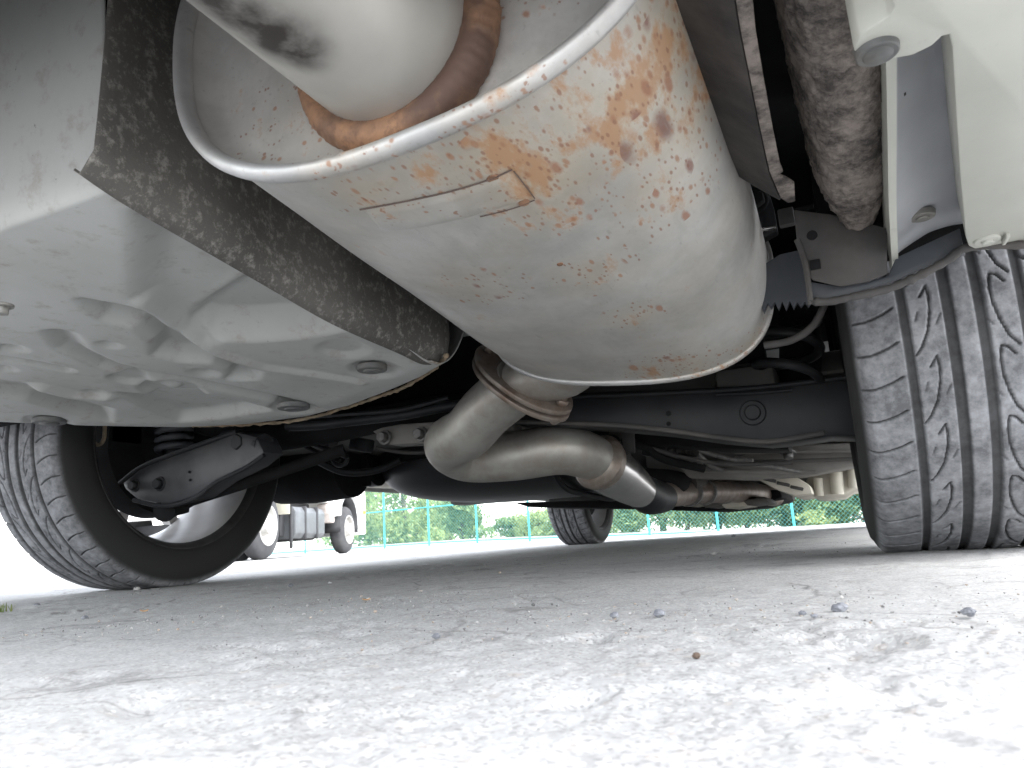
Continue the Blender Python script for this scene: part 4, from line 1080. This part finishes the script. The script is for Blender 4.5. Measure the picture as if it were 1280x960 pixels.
shellbox('cabin', [(.38, 1.0), (.55, 1.36), (1.1, 1.46), (2.4, 1.46), (3.5, .96), (3.4, .93), (.4, .97)], -1.50, .19, M['glass'])
shellbox('roof', [(.60, 1.40), (1.1, 1.475), (2.4, 1.475), (2.75, 1.36), (2.7, 1.34), (2.4, 1.44), (1.1, 1.44)], -1.47, .16, M['paint'], .01)
# boot floor and wheel houses above everything hung underneath
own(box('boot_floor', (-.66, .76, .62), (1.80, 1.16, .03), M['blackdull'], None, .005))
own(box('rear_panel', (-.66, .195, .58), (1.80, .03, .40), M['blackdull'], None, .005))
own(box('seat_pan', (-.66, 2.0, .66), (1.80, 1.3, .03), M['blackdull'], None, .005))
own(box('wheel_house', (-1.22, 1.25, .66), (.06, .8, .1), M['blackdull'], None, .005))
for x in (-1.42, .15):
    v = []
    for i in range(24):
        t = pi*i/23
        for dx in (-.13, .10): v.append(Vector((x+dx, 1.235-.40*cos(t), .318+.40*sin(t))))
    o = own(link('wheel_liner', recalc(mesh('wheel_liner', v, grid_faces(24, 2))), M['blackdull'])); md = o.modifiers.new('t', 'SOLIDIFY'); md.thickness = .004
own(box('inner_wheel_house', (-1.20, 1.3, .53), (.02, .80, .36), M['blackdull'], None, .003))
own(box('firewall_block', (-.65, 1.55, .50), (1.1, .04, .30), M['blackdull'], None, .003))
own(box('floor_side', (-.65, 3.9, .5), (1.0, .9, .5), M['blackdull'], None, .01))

# ------------------------------------------------------------------ truck in the yard
def truck():
    o0 = Vector((-6.56, 7.19, gz(-6.56, 7.19))); ang = radians(17.5)
    T = empty('flatbed_truck', o0, ang)          # local: +Y ahead, +X right side
    T.scale = (1.13, 1.13, 1.13)
    tag(T, 'white flatbed truck with cream bed parked beyond the left tyre', 'truck')
    def tb(name, c, s, mat, bev=.02, par=None): return box(name, c, s, mat, par or T, bev)
    def twheel(y, r, wd, x0, hub, dual=False):
        for k in range(2 if dual else 1):
            prof = [(0, r*.58), (.0, r*.62), (-.01, r*.80), (-.03, r*.95), (-.06, r), (-wd+.06, r), (-wd+.03, r*.95), (-wd, r*.8), (-wd, r*.55)]
            v, f = lathe_geo(prof, 40, c=(x0-k*(wd+.03), y, r))
            t = link('tyre', recalc(mesh('tyre', v, f)), M['rubber2'], T, 40)
            if k == 0:
                prof = [(-.005, r*.62), (.006, r*.61), (.0, r*.55), (-.05, r*.50), (-.06, r*.33), (-.02, r*.28), (.02, r*.25), (.03, r*.13), (.03, .001)]
                v, f = lathe_geo(prof, 40, c=(x0, y, r))
                h_ = link('rim', recalc(mesh('rim', v, f)), hub, t, 40)
    twheel(0, .37, .20, 0, M['hub'], True); twheel(2.67, .335, .2, 0, M['hub'])
    # left-hand wheels
    for y, r in ((0, .37), (2.67, .335)):
        v, f = lathe_geo([(0, .05), (0, r*.8), (.03, r*.95), (.06, r), (.15, r), (.18, r*.95), (.2, r*.8), (.2, .05)], 32, c=(-1.75, y, r)); link('tyre', recalc(mesh('tyre', v, f)), M['rubber2'], T, 40)
    cabp = [(2.15, .52), (2.28, .52), (2.32, .68), (2.45, .80), (2.67, .84), (2.89, .80), (3.02, .68), (3.06, .42), (3.12, .26), (3.34, .26), (3.38, .5), (3.36, 1.0), (3.2, 1.95), (2.15, 2.0)]
    cab = plate('cab', [Vector((.03, y, z)) for y, z in cabp], (-1.75, 0, 0), M['tw'], T, .02)
    tb('window', (.032, 2.68, 1.45), (.012, .72, .5), M['glass'], .02, cab)
    tb('side_marker', (.036, 3.27, .60), (.02, .10, .06), M['orange'], .006, cab)
    v = []
    for i in range(20):
        t = pi*(-.08+1.16*i/19)
        for dx in (-.32, .0): v.append(Vector((dx, 2.67-.385*cos(t), .40+.41*sin(t))))
    ob = link('wheel_arch', recalc(mesh('wheel_arch', v, grid_faces(20, 2))), M['tb'], T); md = ob.modifiers.new('t', 'SOLIDIFY'); md.thickness = .01
    tb('arch_liner', (-.34, 2.67, .6), (.02, .8, .6), M['tb'], .005)
    bed = tb('cargo_bed', (-.86, .42, .99), (1.78, 3.3, .14), M['tc'])
    tb('side_gate', (.035, .42, 1.25), (.03, 3.3, .38), M['tw'], .008, bed)
    for y in (-1.0, -.2, .6, 1.4): tb('gate_hinge', (.045, y, 1.02), (.03, .05, .16), M['tg'], .005, bed)
    for y in (.9, 1.2, 1.5, 1.8): tb('bed_stake', (.0, y, .90), (.05, .05, .10), M['tw'], .005, bed)
    for x in (-.55, -1.15): tb('chassis_rail', (x, 1.1, .72), (.08, 4.4, .18), M['tb'])
    tb('mud_flap', (-.12, .50, .70), (.30, .03, .40), M['tc'], .006); tb('fender', (-.12, .44, .86), (.26, .16, .08), M['tc'], .01)
    tk = plate('fuel_tank', [Vector((-.02, .72, .58)), Vector((-.02, 1.62, .58)), Vector((.0, 1.62, .52)), Vector((.0, 1.62, .28)), Vector((-.02, 1.62, .22)), Vector((-.02, .72, .22)), Vector((.0, .72, .28)), Vector((.0, .72, .52))][:0] or [Vector((-.02, .70, .22)), Vector((.02, .70, .28)), Vector((.02, .70, .54)), Vector((-.02, .70, .60)), Vector((-.40, .70, .60)), Vector((-.44, .70, .54)), Vector((-.44, .70, .28)), Vector((-.40, .70, .22))], (0, .95, 0), M['tg'], T, .012)
    for y in (1.0, 1.38): tb('tank_strap', (-.2, y, .41), (.46, .05, .40), M['tb'], .008, tk)
    tb('battery_box', (-.25, .60, .42), (.3, .12, .34), M['tb']); tb('tool_bracket', (-.08, 1.95, .55), (.2, .16, .26), M['tr']); tb('air_pipe', (-.1, 1.9, .75), (.16, .3, .12), M['tw'])
    tb('valve_block', (-.05, 2.08, .66), (.12, .08, .3), M['tw'], .01)
    tb('rear_axle', (-.85, 0, .37), (1.4, .16, .16), M['tb']); tb('front_axle', (-.85, 2.67, .36), (1.5, .12, .12), M['tb'])
    tb('side_guard', (-.02, .66, .35), (.04, .05, .5), M['tb'])
    tb('gearbox_shade_mass', (-.85, 1.35, .46), (.9, 2.0, .5), M['tb'])  # dark box enlarged and lowered to imitate the shadow under the truck
    tb('under_run_bar', (-.86, -1.2, .5), (1.7, .08, .12), M['tw']); tb('tail_lamp', (-.2, -1.25, .62), (.3, .06, .1), M['tr'], .01)
truck()

# ------------------------------------------------------------------ fence, hedge and trees beyond the yard
FD = []      # post feet
def fence():
    # eight posts in view, two metres apart, receding to the left
    a_ = Vector((0, 0, 0))
    z0, z7 = 26.0, 19.0
    q0 = CP+ray(481, 687)*z0; q7 = CP+ray(994, 665)*z7
    d = (q7-q0)/7
    root = empty('chain_link_fence', (q0.x, q0.y, 0)); tag(root, 'teal chain link fence with slim posts across the far side of the yard', 'fence')
    off = Vector((q0.x, q0.y, 0))
    feet = []
    for k in range(-5, 13):
        p = q0+d*k; feet.append(Vector((p.x, p.y, gz(p.x, p.y))))
    base = bmesh.new(); cyl_bm(base, (0, 0, -.1), (0, 0, 2.5), .034, seg=10)
    pm = bpy.data.meshes.new('post'); base.to_mesh(pm); base.free(); pm.materials.append(M['fence'])
    for p in feet:
        o = link('post', pm, None, root); o.location = p-off
    for k in range(len(feet)-1):
        a0, a1 = feet[k]-off, feet[k+1]-off
        for h_ in (.10, 1.32, 2.42):
            v, f = tube_geo([a0+Vector((0, 0, h_)), a1+Vector((0, 0, h_))], .020, 6); link('rail', mesh('rail', v, f), M['fence'], root)
    # diamond wire
    bm = bmesh.new(); v = []; f = []
    def wire(p, q):
        t = (q-p).normalized(); u_ = t.cross(Vector((t.y, -t.x, 0)).normalized() if abs(t.z) < .99 else Vector((1, 0, 0))).normalized(); w2 = t.cross(u_); r_ = .0031; n0 = len(v)
        for pt in (p, q):
            for a_ in range(3): v.append(pt+u_*r_*cos(a_*2.094)+w2*r_*sin(a_*2.094))
        for a_ in range(3): f.append((n0+a_, n0+(a_+1) % 3, n0+3+(a_+1) % 3, n0+3+a_))
    hgt = 2.3; st = .11
    for k in range(len(feet)-1):
        a0, a1 = feet[k]-off, feet[k+1]-off; L = (a1-a0).length; dd = (a1-a0)/L
        n_ = int(L/st)
        for i in range(-int(hgt/st), n_):
            for sg in (0, 1):
                s0 = i*st; s1 = s0+hgt; c0 = max(0, s0); c1 = min(L, s1)
                if c1 <= c0: continue
                z0_ = .1+(c0-s0); z1_ = .1+(c1-s0)
                if sg: p, q = a0+dd*(L-c0)+Vector((0, 0, z0_)), a0+dd*(L-c1)+Vector((0, 0, z1_))
                else: p, q = a0+dd*c0+Vector((0, 0, z0_)), a0+dd*c1+Vector((0, 0, z1_))
                wire(p, q)
    o = link('wire_mesh', mesh('wire_mesh', v, f, False), M['wire'], root); o['kind'] = 'stuff'
    return feet
FEET = fence()
def leaves(lobes, n_, size, name, mat, parent, droop=.3):
    v = []; f = []
    for k in range(n_):
        c, r = lobes[rng.integers(len(lobes))]
        d = rng.normal(size=3); d /= np.linalg.norm(d); q = np.array(c)+d*np.array(r)*(rng.random()**.45)
        if q[2] < .05: q[2] = abs(q[2])+.05
        n1 = rng.normal(size=3); n1[2] += .6; n1 /= np.linalg.norm(n1); t = np.cross(n1, rng.normal(size=3)); t /= np.linalg.norm(t); b2 = np.cross(n1, t)
        s = size*rng.uniform(.6, 1.4); i0 = len(v)
        v += [q-t*s, q-b2*s*.4+n1*s*.12, q+t*s, q+b2*s*.4+n1*s*.12]; f.append((i0, i0+1, i0+2, i0+3))
    return link(name, npmesh(name, np.array(v), np.array(f), False), mat, parent)
def shrub(kind, p, wd, ht, n_, size, mat, label, cat, group, trunk=True):
    root = empty(kind, p); tag(root, label, cat, group)
    lobes = []
    for k in range(9):
        a_ = rng.uniform(0, 2*pi); rr = rng.uniform(0, wd*.33); z_ = rng.uniform(.12, .82)*ht
        lobes.append(((rr*cos(a_), rr*sin(a_), z_), (wd*rng.uniform(.16, .3), wd*rng.uniform(.16, .3), ht*rng.uniform(.12, .24))))
    leaves(lobes, n_, size, 'crown', mat, root)
    tr = [Vector((0, 0, -.1)), Vector((.05, .03, ht*.3)), Vector((-.04, .05, ht*.6)), Vector((.02, 0, ht*.85))]
    path = catmull(tr, 5); v, f = tube_geo(path, [wd*.03*(1-.8*i/(len(path)-1)) for i in range(len(path))], 8)
    for c, r in lobes[:6]:
        v2, f2 = tube_geo([Vector((0, 0, c[2]*.4)), Vector((c[0]*.5, c[1]*.5, c[2]*.75)), Vector(c)], [wd*.015, wd*.01, wd*.004], 6); n0 = len(v); v += v2; f += [tuple(n0+i for i in q) for q in f2]
    link('trunk', mesh('trunk', v, f), M['bark'], root)
def far(px, d): 
    q = CP+ray(px, 674)*d; return Vector((q.x, q.y, gz(q.x, q.y)))
for (px, d, wd, ht, n_, sz, mt, label) in (
    (430, 31, 4.2, 4.6, 4200, .11, 'leaf_light', 'pale green tree behind the cab of the white truck'),
    (505, 33, 4.4, 5.0, 4600, .11, 'leaf_light', 'pale yellowish green tree just right of the truck cab behind the fence'),
    (577, 32, 3.4, 2.9, 4200, .10, 'leaf_mid', 'rounded mid green bush behind the fence left of the front tyre'),
    (640, 36, 3.2, 1.3, 2600, .09, 'leaf_mid', 'low bush under a pale sky gap behind the fence'),
    (700, 31, 3.2, 1.9, 3400, .09, 'leaf_light', 'light green bush partly behind the front tyre'),
    (790, 29, 3.2, 2.3, 3600, .09, 'leaf_mid', 'light bush just right of the front tyre behind the fence'),
    (860, 28, 3.4, 2.6, 4600, .09, 'leaf_mid', 'green bush below the exhaust pipe behind the fence'),
    (935, 27, 3.6, 3.0, 6200, .09, 'leaf_dark', 'dense dark green bush in the middle of the right hand hedge'),
    (1010, 26, 3.6, 3.0, 6200, .09, 'leaf_dark', 'dense dark bush left of the right rear tyre behind the fence'),
    (1085, 25, 3.6, 3.0, 6200, .09, 'leaf_dark', 'dark bush half hidden by the right rear tyre'),
    (675, 33, 3.4, 1.7, 3400, .09, 'leaf_light', 'pale low bush left of the front tyre behind the fence'),
    (745, 32, 3.4, 2.2, 3600, .09, 'leaf_light', 'pale bush straight behind the front tyre'),
    (900, 30, 3.6, 2.8, 4600, .09, 'leaf_mid', 'green bush filling the gap below the middle of the underbody'),
    (540, 35, 3.6, 2.6, 3600, .09, 'leaf_light', 'pale bush between the truck and the rounded bush behind the fence'),
    ): shrub('bush' if ht < 4 else 'tree', far(px, d), wd, ht, n_, sz, M[mt], label, 'bush' if ht < 4 else 'tree', 'bushes and trees beyond the fence')
for px, d, label in ((1025, 24.5, 'small bright low shrub in front of the dark hedge'), (545, 29.5, 'small pale shrub at the foot of the rounded bush')):
    shrub('shrub', far(px, d), 1.6, .75, 900, .07, M['leaf_light'], label, 'shrub', 'bushes and trees beyond the fence')
# second planting far behind that closes the view
for k, px in enumerate((460, 560, 745, 830, 900, 985, 1060)):
    names = ['far tree seen over the pale tree by the truck', 'far tree between the truck and the rounded bush', 'far tree above the front tyre', 'far tree behind the light bush', 'far tree behind the exhaust pipe', 'far tree behind the dark hedge centre', 'far tree behind the dark hedge at right']
    shrub('tree', far(px, 40), 7, 5.5, 4200, .16, M['leaf_mid' if px > 700 else 'leaf_light'], names[k], 'tree', 'far trees behind the hedge')
# pale kerb along the fence foot
def kerb():
    v = []; nrm = Vector((CF.x, CF.y, 0)).normalized()
    for p in FEET:
        b0 = p+nrm*1.2
        for dx, dz in ((0, -.2), (0, .16), (.18, .16), (.18, -.2)): q = b0+nrm*dx; v.append(Vector((q.x, q.y, p.z+dz)))
    f = grid_faces(len(FEET), 4, False, True)
    tag(link('kerb', recalc(mesh('kerb', v, f, False)), M['wall']), 'long pale concrete kerb beyond the fence foot', 'kerb')
kerb()

# ------------------------------------------------------------------ loose stones and litter on the ground
def stone(px, py, wpx, label, mat='stone', flat=.6, group=None, cat='stone', nm='stone'):
    p = P(px, py, Z=0); d = (p-CP).length; r_ = wpx*.72/FPX*d/2
    bm = bmesh.new(); bmesh.ops.create_icosphere(bm, subdivisions=3, radius=1)
    sd = Vector((px*.37, py*.91, 0))
    for vv in bm.verts:
        n_ = 1+.32*noise.noise(vv.co*1.3+sd)+.12*noise.noise(vv.co*4+sd)
        vv.co = Vector((vv.co.x*n_*r_, vv.co.y*n_*r_*.9, vv.co.z*n_*r_*flat))
        q = r_*.35; vv.co = Vector([round(c/q*1.0)*q*.35+c*.65 for c in vv.co])
    o = bm_obj(nm, bm, M[mat], None, 0, autosmooth=28)
    o.location = (p.x, p.y, r_*flat*.55); o.rotation_euler = (0, 0, px)
    return tag(o, label, cat, group)
G = 'loose stones on the ground'
for s in ((1050, 763, 24, 'largest dark grey stone on the ground left of the right tyre foot'), (1211, 768, 20, 'dark stone below the right rear tyre'), (768, 771, 16, 'left stone of a dark pair below the pipe'), (824, 769, 20, 'right stone of a dark pair below the pipe'),
          (545, 797, 14, 'dark stone in a broken patch at mid ground'), (363, 733, 9, 'small black stone ahead of the left tyre')):
    stone(*s, group=G)
for s in ((1003, 768, 12, 'small grey stone left of the largest stone'), (1018, 771, 10, 'tiny grey stone beside the largest stone'), (917, 671, 7, 'tiny stone at the far edge of the shade')): stone(*s, group=G)
for s in ((892, 693, 10, 'flat pale stone under the middle of the car'), (412, 729, 6, 'tiny pale stone near the left tyre'), (171, 737, 9, 'pale stone at the foot of the left tyre'), (787, 768, 8, 'pale chip between the dark pair')): stone(*s, mat='stone2', group=G)
stone(871, 822, 13, 'brown clod of earth on the bright foreground', 'dirt', .8, None, 'clod', 'earth_clod')
stone(106, 774, 11, 'grey stone on the ground at far left below the tyre', 'stone', .6, G); stone(46, 757, 9, 'small dark stone by the left tyre edge', 'stone', .5, G)
def dryleaf(px, py, wpx, label):
    p = P(px, py, Z=0); r_ = wpx/FPX*(p-CP).length/2
    v = []; 
    for i in range(9):
        t = i/8*2-1; hw = .42*(1-t*t)**.8
        for s in (-1, 0, 1): v.append(Vector((t*r_, s*hw*r_, r_*(.25+.25*t*t+.22*abs(s)))))
    o = link('dry_leaf', mesh('dry_leaf', v, grid_faces(9, 3)), M['leafdry']); o.location = (p.x, p.y, .002); o.rotation_euler = (0, 0, px*.7)
    md = o.modifiers.new('t', 'SOLIDIFY'); md.thickness = .0004
    tag(o, label, 'leaf')
dryleaf(180, 768, 9, 'orange dry leaf lying ahead of the left tyre'); dryleaf(458, 754, 10, 'brown dry leaf in the broken patch under the car')
def tuft(px, py, hpx, label):
    p = P(px, py, Z=0); hh = hpx/FPX*(p-CP).length; v = []; f = []
    for k in range(26):
        a_ = rng.uniform(0, 2*pi); b0 = Vector((rng.normal()*hh*.5, rng.normal()*hh*.3, 0)); le = Vector((cos(a_)*hh*.6, sin(a_)*hh*.6, hh*rng.uniform(.6, 1.1))); sd = Vector((-sin(a_), cos(a_), 0))*hh*.06; n0 = len(v)
        v += [b0-sd, b0+sd, b0+le*.6+sd*.7+Vector((0, 0, hh*.15)), b0+le*.6-sd*.7+Vector((0, 0, hh*.15)), b0+le]; f += [(n0, n0+1, n0+2, n0+3), (n0+3, n0+2, n0+4)]
    o = link('grass_tuft', mesh('grass_tuft', v, f, False), M['grass']); o.location = (p.x, p.y, 0); tag(o, label, 'grass')
tuft(3, 765, 9, 'small green weed on the ground at the far left edge')

# ------------------------------------------------------------------ fine grit strewn over the worn surface
def grit():
    base = []
    bm = bmesh.new(); bmesh.ops.create_icosphere(bm, subdivisions=1, radius=1); bv = np.array([v.co[:] for v in bm.verts]); bf = np.array([[v.index for v in f.verts] for f in bm.faces]); bm.free()
    V = []; F = []; n0 = 0
    spots = [((105, 788), .05, 90), ((430, 762), .09, 150), ((545, 795), .06, 130), ((480, 752), .10, 110), ((700, 772), .08, 110), ((800, 770), .07, 120), ((1040, 768), .09, 200), ((930, 760), .10, 110), ((1190, 770), .07, 90), ((330, 770), .09, 90), ((210, 740), .10, 90), ((720, 700), .3, 160), ((950, 690), .2, 140), ((500, 715), .35, 170)]
    for (px, py), sp, n_ in spots:
        c = P(px, py, Z=0)
        for k in range(n_):
            x, y = c.x+rng.normal()*sp, c.y+rng.normal()*sp*.8
            if hypot_(x, y) < .3: continue
            r_ = min(.0022, rng.gamma(1.6, .00026)+.00025)*min(1, .25+hypot_(x, y)*.9)
            A_ = bv*(1+rng.uniform(-.35, .35, (len(bv), 1)))*np.array([r_*rng.uniform(.8, 1.4), r_*rng.uniform(.7, 1.2), r_*rng.uniform(.5, .9)])
            t = rng.uniform(0, 6.28); A_ = np.stack([A_[:, 0]*cos(t)-A_[:, 1]*sin(t), A_[:, 0]*sin(t)+A_[:, 1]*cos(t), A_[:, 2]], -1)+np.array([x, y, r_*.3+.0004])
            V.append(A_); F.append(bf+n0); n0 += len(bv)
    o = link('grit', npmesh('grit', np.concatenate(V), np.concatenate(F), False), M['grit']); o['kind'] = 'stuff'
def hypot_(x, y): return sqrt(x*x+y*y)
a = N('mixed_grit'); gi = a.n.new('ShaderNodeNewGeometry')
M['grit'] = a.set(a.ramp(gi.outputs['Random Per Island'], [(.0, (.10, .098, .096)), (.35, (.19, .185, .18)), (.7, (.33, .325, .31)), (.93, (.30, .24, .19)), (1., (.45, .445, .43))]), .9, 0, .2)
grit()
